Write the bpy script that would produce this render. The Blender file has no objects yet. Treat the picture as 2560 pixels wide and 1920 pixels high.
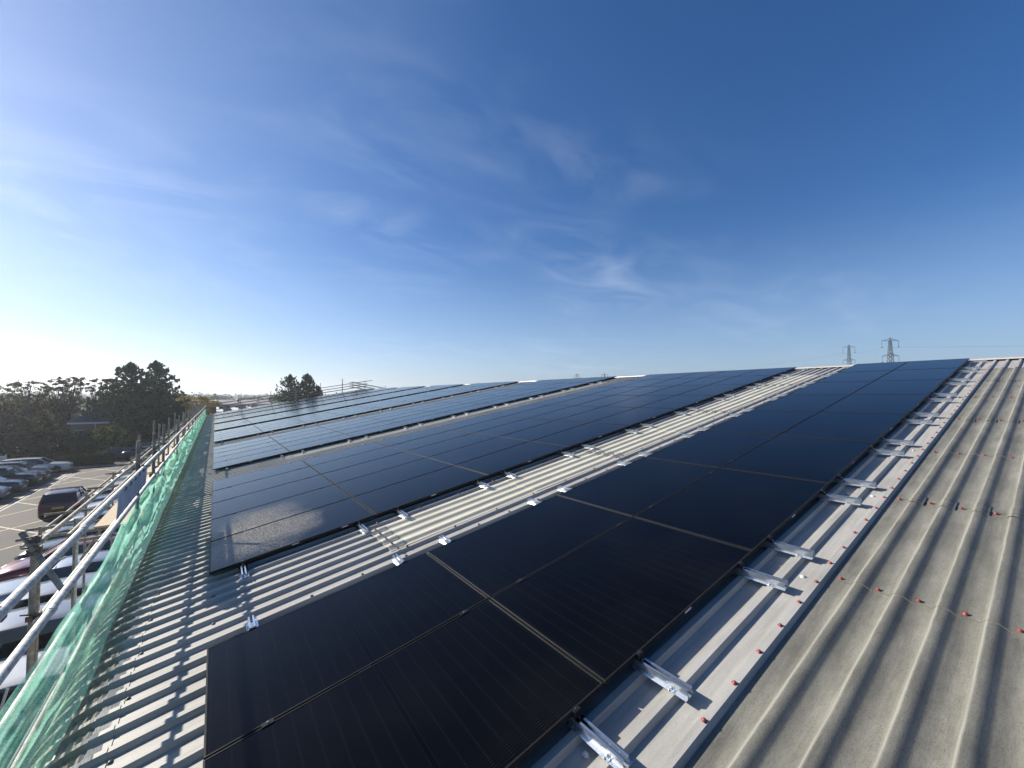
import bpy, math, random
from mathutils import Vector, Matrix, noise
random.seed(7)
R=math.radians
sc=bpy.context.scene
col=sc.collection
A=0.17879477582413594          # roof pitch
CA,SA=math.cos(A),math.sin(A)
G=-5.4                          # ground level
PU,PV=1.782,1.1456              # panel pitch up the slope / along the eave
def rw(u,v,w=0.0): return Vector((u*CA-w*SA, v, u*SA+w*CA))
ORD=['zeroth','first','second','third','fourth','fifth','sixth','seventh','eighth','ninth','tenth','eleventh','twelfth','thirteenth','fourteenth','fifteenth','sixteenth','seventeenth','eighteenth','nineteenth','twentieth','twenty-first','twenty-second','twenty-third','twenty-fourth']

# ------------------------------------------------------------------ materials
def newmat(name):
    m=bpy.data.materials.new(name); m.use_nodes=True
    nt=m.node_tree; b=nt.nodes['Principled BSDF']
    return m,nt,b
def N(nt,t,**k):
    n=nt.nodes.new(t)
    for a,v in k.items():
        if a.startswith('i_'): n.inputs[a[2:].replace('_',' ')].default_value=v
        else: setattr(n,a,v)
    return n
def L(nt,a,b): nt.links.new(a,b)
def ramp(nt,stops,interp='LINEAR'):
    r=nt.nodes.new('ShaderNodeValToRGB'); r.color_ramp.interpolation=interp
    e=r.color_ramp.elements
    while len(e)<len(stops): e.new(0.5)
    for i,(p,c) in enumerate(stops):
        e[i].position=p; e[i].color=(c[0],c[1],c[2],1) if not isinstance(c,(int,float)) else (c,c,c,1)
    return r
def simple(name,colr,rough=.6,metal=0.,var=.12,scale=8.,bump=0.,bscale=60.,coords='Object',stretch=(1,1,1),coat=0.,detail=5.):
    m,nt,b=newmat(name)
    tc=N(nt,'ShaderNodeTexCoord'); mp=N(nt,'ShaderNodeMapping'); mp.inputs['Scale'].default_value=stretch
    L(nt,tc.outputs[coords],mp.inputs['Vector'])
    nz=N(nt,'ShaderNodeTexNoise'); nz.inputs['Scale'].default_value=scale; nz.inputs['Detail'].default_value=detail; nz.inputs['Roughness'].default_value=.6
    L(nt,mp.outputs[0],nz.inputs['Vector'])
    lo=[max(0,c*(1-var*1.6)) for c in colr]; hi=[min(1,c*(1+var*1.2)) for c in colr]
    rp=ramp(nt,[(.3,lo),(.7,hi)]); L(nt,nz.outputs['Fac'],rp.inputs[0]); L(nt,rp.outputs[0],b.inputs['Base Color'])
    b.inputs['Roughness'].default_value=rough; b.inputs['Metallic'].default_value=metal
    if coat: b.inputs['Coat Weight'].default_value=coat; b.inputs['Coat Roughness'].default_value=.05
    if bump:
        n2=N(nt,'ShaderNodeTexNoise'); n2.inputs['Scale'].default_value=bscale; n2.inputs['Detail'].default_value=4
        L(nt,mp.outputs[0],n2.inputs['Vector'])
        bp=N(nt,'ShaderNodeBump'); bp.inputs['Strength'].default_value=bump; bp.inputs['Distance'].default_value=.01
        L(nt,n2.outputs['Fac'],bp.inputs['Height']); L(nt,bp.outputs[0],b.inputs['Normal'])
    return m
M={}
def steel_mat():
    m,nt,b=newmat('painted_roof_steel')
    tc=N(nt,'ShaderNodeTexCoord')
    nz=N(nt,'ShaderNodeTexNoise'); nz.inputs['Scale'].default_value=1.3; nz.inputs['Detail'].default_value=8; nz.inputs['Roughness'].default_value=.65
    L(nt,tc.outputs['Object'],nz.inputs['Vector'])
    mp=N(nt,'ShaderNodeMapping'); mp.inputs['Scale'].default_value=(.6,9,9); L(nt,tc.outputs['Object'],mp.inputs['Vector'])
    st=N(nt,'ShaderNodeTexNoise'); st.inputs['Scale'].default_value=3; st.inputs['Detail'].default_value=6; L(nt,mp.outputs[0],st.inputs['Vector'])
    sp=N(nt,'ShaderNodeTexNoise'); sp.inputs['Scale'].default_value=140; sp.inputs['Detail'].default_value=3; L(nt,tc.outputs['Object'],sp.inputs['Vector'])
    r1=ramp(nt,[(.28,(.325,.315,.288)),(.72,(.43,.42,.39))]); L(nt,nz.outputs['Fac'],r1.inputs[0])
    r2=ramp(nt,[(.3,.80),(.6,1.)]); L(nt,st.outputs['Fac'],r2.inputs[0])
    r3=ramp(nt,[(.35,.90),(.6,1.)]); L(nt,sp.outputs['Fac'],r3.inputs[0])
    m1=N(nt,'ShaderNodeMixRGB',blend_type='MULTIPLY'); m1.inputs[0].default_value=1; L(nt,r1.outputs[0],m1.inputs[1]); L(nt,r2.outputs[0],m1.inputs[2])
    m2=N(nt,'ShaderNodeMixRGB',blend_type='MULTIPLY'); m2.inputs[0].default_value=1; L(nt,m1.outputs[0],m2.inputs[1]); L(nt,r3.outputs[0],m2.inputs[2])
    # fine algae and dirt specks
    vo=N(nt,'ShaderNodeTexVoronoi'); vo.inputs['Scale'].default_value=6; L(nt,tc.outputs['Object'],vo.inputs['Vector'])
    r4=ramp(nt,[(.0,.35),(.035,1.)]); L(nt,vo.outputs['Distance'],r4.inputs[0])
    m3=N(nt,'ShaderNodeMixRGB',blend_type='MULTIPLY'); m3.inputs[0].default_value=.8; L(nt,m2.outputs[0],m3.inputs[1]); L(nt,r4.outputs[0],m3.inputs[2])
    # brown algae and dirt caught in the crimps of the curved eave sheet
    sx=N(nt,'ShaderNodeSeparateXYZ'); L(nt,tc.outputs['Object'],sx.inputs[0])
    ed=N(nt,'ShaderNodeMapRange'); ed.inputs['From Min'].default_value=-.585; ed.inputs['From Max'].default_value=-.61; L(nt,sx.outputs['X'],ed.inputs['Value'])
    dz=N(nt,'ShaderNodeTexNoise'); dz.inputs['Scale'].default_value=22; dz.inputs['Detail'].default_value=6; L(nt,tc.outputs['Object'],dz.inputs['Vector'])
    dr=ramp(nt,[(.35,.45),(.62,1.)]); L(nt,dz.outputs['Fac'],dr.inputs[0])
    em=N(nt,'ShaderNodeMath',operation='MULTIPLY'); L(nt,ed.outputs[0],em.inputs[0]); L(nt,dr.outputs[0],em.inputs[1])
    m4=N(nt,'ShaderNodeMixRGB'); L(nt,em.outputs[0],m4.inputs[0]); L(nt,m3.outputs[0],m4.inputs[1]); m4.inputs[2].default_value=(.27,.235,.165,1)
    L(nt,m4.outputs[0],b.inputs['Base Color'])
    b.inputs['Roughness'].default_value=.55; b.inputs['Specular IOR Level'].default_value=.35
    bp=N(nt,'ShaderNodeBump'); bp.inputs['Strength'].default_value=.25; bp.inputs['Distance'].default_value=.002
    L(nt,sp.outputs['Fac'],bp.inputs['Height']); L(nt,bp.outputs[0],b.inputs['Normal'])
    return m
def grp_mat(name,c0,c1,cline,rough=.6,fib=1.):
    m,nt,b=newmat(name)
    tc=N(nt,'ShaderNodeTexCoord')
    mp=N(nt,'ShaderNodeMapping'); mp.inputs['Scale'].default_value=(1.,2.2,1); L(nt,tc.outputs['Object'],mp.inputs['Vector'])
    nz=N(nt,'ShaderNodeTexNoise'); nz.inputs['Scale'].default_value=2.2; nz.inputs['Detail'].default_value=9; nz.inputs['Roughness'].default_value=.68; L(nt,mp.outputs[0],nz.inputs['Vector'])
    mp2=N(nt,'ShaderNodeMapping'); mp2.inputs['Scale'].default_value=(1,3.5,1); mp2.inputs['Rotation'].default_value=(0,0,.5); L(nt,tc.outputs['Object'],mp2.inputs['Vector'])
    fb=N(nt,'ShaderNodeTexNoise'); fb.inputs['Scale'].default_value=75; fb.inputs['Detail'].default_value=5; fb.inputs['Roughness'].default_value=.8; fb.inputs['Distortion'].default_value=1.2; L(nt,mp2.outputs[0],fb.inputs['Vector'])
    r1=ramp(nt,[(.3,c0),(.7,c1)]); L(nt,nz.outputs['Fac'],r1.inputs[0])
    r2=ramp(nt,[(.36,1-.45*fib),(.52,1.),(.68,1+.0)]); L(nt,fb.outputs['Fac'],r2.inputs[0])
    m1=N(nt,'ShaderNodeMixRGB',blend_type='MULTIPLY'); m1.inputs[0].default_value=1; L(nt,r1.outputs[0],m1.inputs[1]); L(nt,r2.outputs[0],m1.inputs[2])
    # sunlit shoulder of each rib, painted into the colour as a pale line
    sx=N(nt,'ShaderNodeSeparateXYZ'); L(nt,tc.outputs['Object'],sx.inputs[0])
    ad=N(nt,'ShaderNodeMath',operation='ADD'); ad.inputs[1].default_value=.225-.024+2.; L(nt,sx.outputs['Y'],ad.inputs[0])
    wob=N(nt,'ShaderNodeMath',operation='MULTIPLY_ADD'); wob.inputs[1].default_value=.02; L(nt,nz.outputs['Fac'],wob.inputs[0]); L(nt,ad.outputs[0],wob.inputs[2])
    mo=N(nt,'ShaderNodeMath',operation='MODULO'); mo.inputs[1].default_value=.2; L(nt,wob.outputs[0],mo.inputs[0])
    r3=ramp(nt,[(0.,.8),(.02,1.),(.055,.1),(.13,0.),(.965,0.),(1.,.6)]); 
    dv=N(nt,'ShaderNodeMath',operation='DIVIDE'); dv.inputs[1].default_value=.2; L(nt,mo.outputs[0],dv.inputs[0]); L(nt,dv.outputs[0],r3.inputs[0])
    mfac=N(nt,'ShaderNodeMath',operation='MULTIPLY'); L(nt,r3.outputs[0],mfac.inputs[0]); mfac.inputs[1].default_value=.75
    m2=N(nt,'ShaderNodeMixRGB'); L(nt,mfac.outputs[0],m2.inputs[0]); L(nt,m1.outputs[0],m2.inputs[1]); m2.inputs[2].default_value=(*cline,1)
    mp3=N(nt,'ShaderNodeMapping'); mp3.inputs['Scale'].default_value=(.5,7,1); L(nt,tc.outputs['Object'],mp3.inputs['Vector'])
    rn=N(nt,'ShaderNodeTexNoise'); rn.inputs['Scale'].default_value=2.5; rn.inputs['Detail'].default_value=7; rn.inputs['Roughness'].default_value=.7; L(nt,mp3.outputs[0],rn.inputs['Vector'])
    r5=ramp(nt,[(.34,.68),(.55,1.)]); L(nt,rn.outputs['Fac'],r5.inputs[0])
    m5=N(nt,'ShaderNodeMixRGB',blend_type='MULTIPLY'); m5.inputs[0].default_value=fib*.7; L(nt,m2.outputs[0],m5.inputs[1]); L(nt,r5.outputs[0],m5.inputs[2])
    L(nt,m5.outputs[0],b.inputs['Base Color']); b.inputs['Roughness'].default_value=rough
    bp=N(nt,'ShaderNodeBump'); bp.inputs['Strength'].default_value=.35; bp.inputs['Distance'].default_value=.002
    L(nt,fb.outputs['Fac'],bp.inputs['Height']); L(nt,bp.outputs[0],b.inputs['Normal'])
    return m
def glass_mat():
    m,nt,b=newmat('panel_glass')
    tc=N(nt,'ShaderNodeTexCoord'); sx=N(nt,'ShaderNodeSeparateXYZ'); L(nt,tc.outputs['Object'],sx.inputs[0])
    def mth(op,a,bv=None,c=None):
        n=N(nt,'ShaderNodeMath',operation=op)
        for i,v in enumerate((a,bv,c)):
            if v is None: continue
            if isinstance(v,(int,float)): n.inputs[i].default_value=v
            else: L(nt,v,n.inputs[i])
        return n.outputs[0]
    X,Y=sx.outputs['X'],sx.outputs['Y']
    ax=mth('ABSOLUTE',X); ax=mth('SUBTRACT',ax,.011)
    fx=mth('FRACT',mth('DIVIDE',ax,.0942))                 # half cells up the slope
    gapx=mth('LESS_THAN',mth('ABSOLUTE',mth('SUBTRACT',fx,.5)),.43)   # 1 inside a cell
    fy=mth('FRACT',mth('DIVIDE',mth('ADD',Y,2.76),.184))
    gapy=mth('LESS_THAN',mth('ABSOLUTE',mth('SUBTRACT',fy,.5)),.49)
    wire=mth('LESS_THAN',mth('FRACT',mth('DIVIDE',mth('ADD',Y,3.),.0153)),.14)
    mid=mth('GREATER_THAN',ax,0.)
    incell=mth('MULTIPLY',mth('MULTIPLY',gapx,gapy),mid)
    outw=mth('MULTIPLY',mth('SUBTRACT',1.,gapx),mid)
    wv=mth('ADD',mth('MULTIPLY',wire,.0022),mth('MULTIPLY',mth('MULTIPLY',wire,outw),.016))
    base=mth('ADD',mth('ADD',mth('MULTIPLY',incell,.0009),.0006),wv)
    cmb=N(nt,'ShaderNodeCombineColor'); L(nt,base,cmb.inputs[0]); L(nt,mth('MULTIPLY',base,1.05),cmb.inputs[1]); L(nt,mth('MULTIPLY',base,1.25),cmb.inputs[2])
    # dried dew and dust: one patch in the low corner of the second array, faint film elsewhere
    ge=N(nt,'ShaderNodeNewGeometry'); sp=N(nt,'ShaderNodeSeparateXYZ'); L(nt,ge.outputs['Position'],sp.inputs[0])
    nw=N(nt,'ShaderNodeTexNoise'); nw.inputs['Scale'].default_value=1.7; nw.inputs['Detail'].default_value=5; L(nt,ge.outputs['Position'],nw.inputs['Vector'])
    px=mth('DIVIDE',mth('SUBTRACT',sp.outputs['X'],.52),.72); py=mth('DIVIDE',mth('SUBTRACT',sp.outputs['Y'],4.95),1.18)
    rr=mth('SQRT',mth('ADD',mth('MULTIPLY',px,px),mth('MULTIPLY',py,py)))
    rr=mth('ADD',rr,mth('MULTIPLY',mth('SUBTRACT',nw.outputs['Fac'],.5),1.3))
    mk=ramp(nt,[(0.,.9),(.5,.75),(.75,.40),(1.,0.)]); L(nt,rr,mk.inputs[0])
    grain=N(nt,'ShaderNodeTexVoronoi'); grain.inputs['Scale'].default_value=75; L(nt,ge.outputs['Position'],grain.inputs['Vector'])
    gr=ramp(nt,[(.0,1.),(.3,.62),(.6,.20)]); L(nt,grain.outputs['Distance'],gr.inputs[0])
    gn=N(nt,'ShaderNodeTexNoise'); gn.inputs['Scale'].default_value=60; gn.inputs['Detail'].default_value=4; L(nt,ge.outputs['Position'],gn.inputs['Vector'])
    gg=ramp(nt,[(.40,.12),(.60,1.)]); L(nt,gn.outputs['Fac'],gg.inputs[0])
    dm=mth('MULTIPLY',mth('MULTIPLY',mk.outputs[0],gr.outputs[0]),gg.outputs[0])
    fn=N(nt,'ShaderNodeTexNoise'); fn.inputs['Scale'].default_value=1.1; fn.inputs['Detail'].default_value=7; L(nt,ge.outputs['Position'],fn.inputs['Vector'])
    fr=ramp(nt,[(.50,0.),(.8,.005)]); L(nt,fn.outputs['Fac'],fr.inputs[0])
    dm=mth('ADD',dm,fr.outputs[0])
    mx=N(nt,'ShaderNodeMixRGB'); L(nt,dm,mx.inputs[0]); L(nt,cmb.outputs[0],mx.inputs[1]); mx.inputs[2].default_value=(.70,.665,.60,1)
    L(nt,mx.outputs[0],b.inputs['Base Color'])
    rg=mth('ADD',mth('MULTIPLY',mk.outputs[0],.35),.09)
    rg2=mth('ADD',rg,mth('MULTIPLY',fn.outputs['Fac'],.05)); L(nt,rg2,b.inputs['Roughness'])
    b.inputs['IOR'].default_value=1.22
    return m
def foliage(name,c0,c1,trans=.25,scale=.35):
    m=bpy.data.materials.new(name); m.use_nodes=True; nt=m.node_tree; nt.nodes.clear()
    out=N(nt,'ShaderNodeOutputMaterial')
    ge=N(nt,'ShaderNodeNewGeometry')
    nz=N(nt,'ShaderNodeTexNoise'); nz.inputs['Scale'].default_value=scale; nz.inputs['Detail'].default_value=6; nz.inputs['Roughness'].default_value=.75; L(nt,ge.outputs['Position'],nz.inputs['Vector'])
    rp=ramp(nt,[(.34,c0),(.66,c1)]); L(nt,nz.outputs['Fac'],rp.inputs[0])
    d=N(nt,'ShaderNodeBsdfDiffuse'); t=N(nt,'ShaderNodeBsdfTranslucent'); L(nt,rp.outputs[0],d.inputs[0]); L(nt,rp.outputs[0],t.inputs[0])
    mx=N(nt,'ShaderNodeMixShader'); mx.inputs[0].default_value=trans; L(nt,d.outputs[0],mx.inputs[1]); L(nt,t.outputs[0],mx.inputs[2]); L(nt,mx.outputs[0],out.inputs[0])
    return m
def net_mat():
    m=bpy.data.materials.new('debris_netting'); m.use_nodes=True; nt=m.node_tree; nt.nodes.clear()
    out=N(nt,'ShaderNodeOutputMaterial'); ge=N(nt,'ShaderNodeNewGeometry'); uv=N(nt,'ShaderNodeUVMap')
    nz=N(nt,'ShaderNodeTexNoise'); nz.inputs['Scale'].default_value=95; nz.inputs['Detail'].default_value=5; nz.inputs['Roughness'].default_value=.85; L(nt,ge.outputs['Position'],nz.inputs['Vector'])
    rp=ramp(nt,[(.36,(.10,.52,.35)),(.50,(.34,.86,.64)),(.62,(.88,1.,.94))]); L(nt,nz.outputs['Fac'],rp.inputs[0])  # near-white top of the ramp paints sparkling glints into the net's colour
    d=N(nt,'ShaderNodeBsdfDiffuse'); t=N(nt,'ShaderNodeBsdfTranslucent'); g=N(nt,'ShaderNodeBsdfGlossy'); g.inputs['Roughness'].default_value=.35; g.inputs[0].default_value=(.55,.9,.75,1)
    L(nt,rp.outputs[0],d.inputs[0]); L(nt,rp.outputs[0],t.inputs[0])
    mx=N(nt,'ShaderNodeMixShader'); mx.inputs[0].default_value=.6; L(nt,d.outputs[0],mx.inputs[1]); L(nt,t.outputs[0],mx.inputs[2])
    m2=N(nt,'ShaderNodeMixShader'); m2.inputs[0].default_value=.07; L(nt,mx.outputs[0],m2.inputs[1]); L(nt,g.outputs[0],m2.inputs[2])
    tr=N(nt,'ShaderNodeBsdfTransparent')
    # knitted warp threads: v of the UV runs across the net
    sx=N(nt,'ShaderNodeSeparateXYZ'); L(nt,uv.outputs[0],sx.inputs[0])
    mu=N(nt,'ShaderNodeMath',operation='MULTIPLY'); mu.inputs[1].default_value=46; L(nt,sx.outputs['Y'],mu.inputs[0])
    fr=N(nt,'ShaderNodeMath',operation='FRACT'); L(nt,mu.outputs[0],fr.inputs[0])
    st=ramp(nt,[(.0,1.),(.35,1.),(.45,.72),(.9,.72),(1.,1.)]); L(nt,fr.outputs[0],st.inputs[0])
    n3=N(nt,'ShaderNodeTexNoise'); n3.inputs['Scale'].default_value=5; n3.inputs['Detail'].default_value=6; L(nt,ge.outputs['Position'],n3.inputs['Vector'])
    r3=ramp(nt,[(.3,.72),(.55,1.2)]); L(nt,n3.outputs['Fac'],r3.inputs[0])
    al=N(nt,'ShaderNodeMath',operation='MULTIPLY',use_clamp=True); L(nt,st.outputs[0],al.inputs[0]); L(nt,r3.outputs[0],al.inputs[1])
    # opacity grows along the length where the net is gathered (uv x)
    ga=N(nt,'ShaderNodeMath',operation='MULTIPLY',use_clamp=True); L(nt,al.outputs[0],ga.inputs[0])
    r4=ramp(nt,[(0.,.62),(.28,.80),(.45,1.)]); L(nt,sx.outputs['X'],r4.inputs[0]); L(nt,r4.outputs[0],ga.inputs[1])
    fx=N(nt,'ShaderNodeMixShader'); L(nt,ga.outputs[0],fx.inputs[0]); L(nt,tr.outputs[0],fx.inputs[1]); L(nt,m2.outputs[0],fx.inputs[2]); L(nt,fx.outputs[0],out.inputs[0])
    return m
def asphalt_mat():
    m,nt,b=newmat('asphalt')
    ge=N(nt,'ShaderNodeNewGeometry')
    a1=N(nt,'ShaderNodeTexNoise'); a1.inputs['Scale'].default_value=.25; a1.inputs['Detail'].default_value=8; a1.inputs['Roughness'].default_value=.65; L(nt,ge.outputs['Position'],a1.inputs['Vector'])
    a2=N(nt,'ShaderNodeTexNoise'); a2.inputs['Scale'].default_value=30; a2.inputs['Detail'].default_value=4; L(nt,ge.outputs['Position'],a2.inputs['Vector'])
    r1=ramp(nt,[(.3,(.050,.043,.036)),(.7,(.085,.074,.062))]); L(nt,a1.outputs['Fac'],r1.inputs[0])
    r2=ramp(nt,[(.35,.75),(.65,1.1)]); L(nt,a2.outputs['Fac'],r2.inputs[0])
    mx=N(nt,'ShaderNodeMixRGB',blend_type='MULTIPLY'); mx.inputs[0].default_value=1; L(nt,r1.outputs[0],mx.inputs[1]); L(nt,r2.outputs[0],mx.inputs[2])
    L(nt,mx.outputs[0],b.inputs['Base Color']); b.inputs['Roughness'].default_value=.85
    bp=N(nt,'ShaderNodeBump'); bp.inputs['Strength'].default_value=.4; bp.inputs['Distance'].default_value=.02; L(nt,a2.outputs['Fac'],bp.inputs['Height']); L(nt,bp.outputs[0],b.inputs['Normal'])
    return m
def paint(name,c,metal=.4): 
    m=simple(name,c,rough=.28,metal=metal,var=.03,scale=3,coat=.8); return m
M['steel']=steel_mat()
M['grp_dark']=grp_mat('weathered_rooflight',(.125,.122,.100),(.230,.224,.188),(.33,.32,.27),fib=1.2)
M['grp_cream']=grp_mat('cream_rooflight',(.50,.475,.37),(.64,.61,.49),(.74,.71,.60),rough=.5,fib=.35)
M['cap']=simple('lap_sheet',(.50,.48,.40),rough=.5,var=.08,scale=30,bump=.2)
M['red']=simple('red_bolt_cap',(.27,.035,.040),rough=.5,var=.15,scale=50)
M['greycap']=simple('grey_bolt_cap',(.5,.5,.48),rough=.4,var=.1,scale=50)
M['darkcap']=simple('dark_bolt_cap',(.10,.09,.085),rough=.5,var=.2,scale=50)
M['glass']=glass_mat()
M['frame']=simple('black_anodised_frame',(.016,.016,.017),rough=.42,metal=.0,var=.15,scale=20)
M['frame'].node_tree.nodes['Principled BSDF'].inputs['IOR'].default_value=1.2
M['galv']=simple('galvanised_rail',(.66,.70,.74),rough=.24,metal=.9,var=.08,scale=22,stretch=(1,.4,1),bump=.05,bscale=80)
M['bolt']=simple('steel_bolt',(.7,.7,.7),rough=.25,metal=1,var=.1,scale=50)
M['label']=simple('silver_sticker',(.55,.56,.58),rough=.4,var=.05,scale=40)
M['tube']=simple('scaffold_tube',(.60,.585,.52),rough=.6,metal=.08,var=.28,scale=26,bump=.25,bscale=110)
M['tube_dull']=simple('old_scaffold_tube',(.30,.27,.225),rough=.7,metal=.1,var=.35,scale=14,bump=.2,bscale=90)
M['coupler']=simple('coupler_iron',(.15,.13,.11),rough=.6,metal=.5,var=.4,scale=40,bump=.3,bscale=80)
M['board']=simple('timber_board',(.52,.41,.28),rough=.8,var=.25,scale=5,stretch=(9,.8,9),bump=.2,bscale=20,coords='Generated')
M['sheet']=simple('translucent_sheet',(.46,.52,.62),rough=.45,var=.18,scale=4,bump=.15,bscale=12)
M['net']=net_mat()
M['wall']=simple('wall_cladding',(.42,.42,.40),rough=.6,var=.08,scale=1.5)
M['ridge']=simple('ridge_flashing',(.42,.415,.40),rough=.4,var=.08,scale=3)
M['asphalt']=asphalt_mat()
M['line']=simple('road_paint_cream',(.62,.53,.36),rough=.8,var=.25,scale=3,coords='Object')
M['linew']=simple('road_paint_white',(.62,.58,.50),rough=.8,var=.25,scale=3)
M['field']=simple('field_ground',(.060,.070,.030),rough=1,var=.4,scale=.05)
M['grass']=simple('mown_grass',(.085,.100,.045),rough=1,var=.4,scale=.6)
M['kerb']=simple('kerb_concrete',(.28,.27,.25),rough=.9,var=.15,scale=3)
M['pine']=foliage('pine_needles',(.024,.042,.024),(.075,.105,.055),.25,.6)
M['dark']=foliage('dark_evergreen_leaves',(.009,.015,.009),(.060,.072,.036),.2,.28)
M['purple']=foliage('copper_leaves',(.05,.033,.030),(.22,.125,.10),.4,.4)
M['birch']=foliage('thin_autumn_leaves',(.075,.075,.040),(.20,.17,.09),.35,.6)
M['olive']=foliage('olive_leaves',(.040,.050,.020),(.34,.27,.085),.5,.33)
M['yellow']=foliage('yellow_green_leaves',(.14,.17,.04),(.36,.34,.09),.35,.6)
M['autumn']=foliage('autumn_gold_leaves',(.15,.125,.030),(.33,.23,.055),.35,.4)
M['hedge']=foliage('hedge_leaves',(.016,.026,.012),(.050,.062,.026),.15,1.2)
M['far']=foliage('far_leaves',(.045,.060,.035),(.10,.105,.055),.2,.03)
M['bark']=simple('bark',(.060,.048,.038),rough=.95,var=.3,scale=6,bump=.4,bscale=20)
M['glasscar']=simple('car_glass',(.012,.016,.018),rough=.06,var=.1,scale=4,coat=.5)
M['tyre']=simple('tyre_rubber',(.014,.014,.014),rough=.8,var=.1,scale=10)
M['rim']=simple('alloy_rim',(.42,.43,.44),rough=.3,metal=.9,var=.08,scale=10)
M['trim']=simple('black_trim',(.015,.015,.016),rough=.5,var=.1,scale=10)
M['lampglass']=simple('headlight_glass',(.60,.62,.64),rough=.12,metal=.4,var=.15,scale=12)
M['tail']=simple('red_lamp_glass',(.30,.012,.014),rough=.2,var=.15,scale=12)
M['plate_y']=simple('yellow_number_plate',(.55,.40,.06),rough=.5,var=.05,scale=10)
M['plate_w']=simple('white_number_plate',(.6,.6,.58),rough=.5,var=.05,scale=10)
M['slate']=simple('slate_roof',(.050,.056,.070),rough=.7,var=.2,scale=3)
M['render']=simple('pale_render',(.38,.40,.42),rough=.9,var=.06,scale=2)
M['brickw']=simple('brick_wall',(.22,.14,.10),rough=.9,var=.15,scale=3)
M['whitewood']=simple('white_painted_wood',(.62,.62,.60),rough=.6,var=.06,scale=3)
M['roofwhite']=simple('pale_metal_roof',(.72,.71,.68),rough=.45,var=.10,scale=.4)
M['roofgrey']=simple('grey_sheet_roof',(.33,.30,.28),rough=.8,var=.15,scale=.15)
M['darkglass']=simple('dark_rooflight',(.035,.035,.04),rough=.4,var=.15,scale=2)
M['pylon']=simple('pylon_steel',(.10,.105,.11),rough=.6,metal=.3,var=.1,scale=1)
M['pole']=simple('creosoted_pole',(.050,.040,.034),rough=.9,var=.25,scale=3,stretch=(4,4,.3))

# ------------------------------------------------------------------ mesh helpers
class MB:
    def __init__(s): s.v=[];s.f=[];s.m=[];s.sm=[];s.uv=None
    def add(s,vs,fs,mi=0,smooth=False):
        o=len(s.v); s.v.extend([tuple(p) for p in vs]); s.f.extend([tuple(i+o for i in f) for f in fs]); s.m.extend([mi]*len(fs)); s.sm.extend([smooth]*len(fs))
    def box(s,c,d,mi=0,rot=None):
        hx,hy,hz=d[0]/2,d[1]/2,d[2]/2
        vs=[Vector((x,y,z)) for x in(-hx,hx) for y in(-hy,hy) for z in(-hz,hz)]
        if rot is not None: vs=[rot@p for p in vs]
        c=Vector(c); s.add([p+c for p in vs],[(0,1,3,2),(4,6,7,5),(0,4,5,1),(2,3,7,6),(0,2,6,4),(1,5,7,3)],mi)
    def tube(s,p,q,r,mi=0,n=10,r2=None,caps=True,hollow=False):
        p=Vector(p);q=Vector(q);d=(q-p).normalized(); a=d.orthogonal().normalized(); b=d.cross(a)
        r2=r if r2 is None else r2; vs=[]
        for c,rr in((p,r),(q,r2)):
            for i in range(n):
                t=2*math.pi*i/n; vs.append(c+a*(rr*math.cos(t))+b*(rr*math.sin(t)))
        s.add(vs,[(i,(i+1)%n,n+(i+1)%n,n+i) for i in range(n)],mi,True)
        if caps: s.add(vs[:n],[tuple(range(n))[::-1]],mi); s.add(vs[n:],[tuple(range(n))],mi)
    def path(s,pts,rs,mi=0,n=7):
        for i in range(len(pts)-1): s.tube(pts[i],pts[i+1],rs[i],mi,n,rs[i+1],caps=(i==0 or i==len(pts)-2))
    def build(s,name,mats,parent=None,loc=None,rot=None):
        me=bpy.data.meshes.new(name); me.from_pydata(s.v,[],s.f)
        if not isinstance(mats,(list,tuple)): mats=[mats]
        for m in mats: me.materials.append(m)
        me.polygons.foreach_set('material_index',s.m); me.polygons.foreach_set('use_smooth',s.sm)
        me.update()
        o=bpy.data.objects.new(name,me); col.objects.link(o)
        if parent is not None: o.parent=parent
        if loc is not None: o.location=loc
        if rot is not None: o.rotation_euler=rot
        return o
def tag(o,label=None,cat=None,group=None,kind=None):
    if label: o['label']=label
    if cat: o['category']=cat
    if group: o['group']=group
    if kind: o['kind']=kind
    return o
def empty(name,loc=(0,0,0),rot=(0,0,0)):
    o=bpy.data.objects.new(name,None); col.objects.link(o); o.location=loc; o.rotation_euler=rot; o.empty_display_size=.2; return o
def link_copy(src,parent,loc=None,rot=None):
    c=src.copy(); col.objects.link(c); c.parent=parent
    if loc is not None: c.location=loc
    if rot is not None: c.rotation_euler=rot
    return c
def tree_copy(root,loc,rot=None,scale=None):
    r=root.copy(); col.objects.link(r); r.location=loc
    if rot is not None: r.rotation_euler=rot
    if scale is not None: r.scale=scale
    for ch in list(root.children):
        c=ch.copy(); col.objects.link(c); c.parent=r
        for g in list(ch.children):
            d=g.copy(); col.objects.link(d); d.parent=c
    return r
RROT=(0,-A,0)

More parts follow.
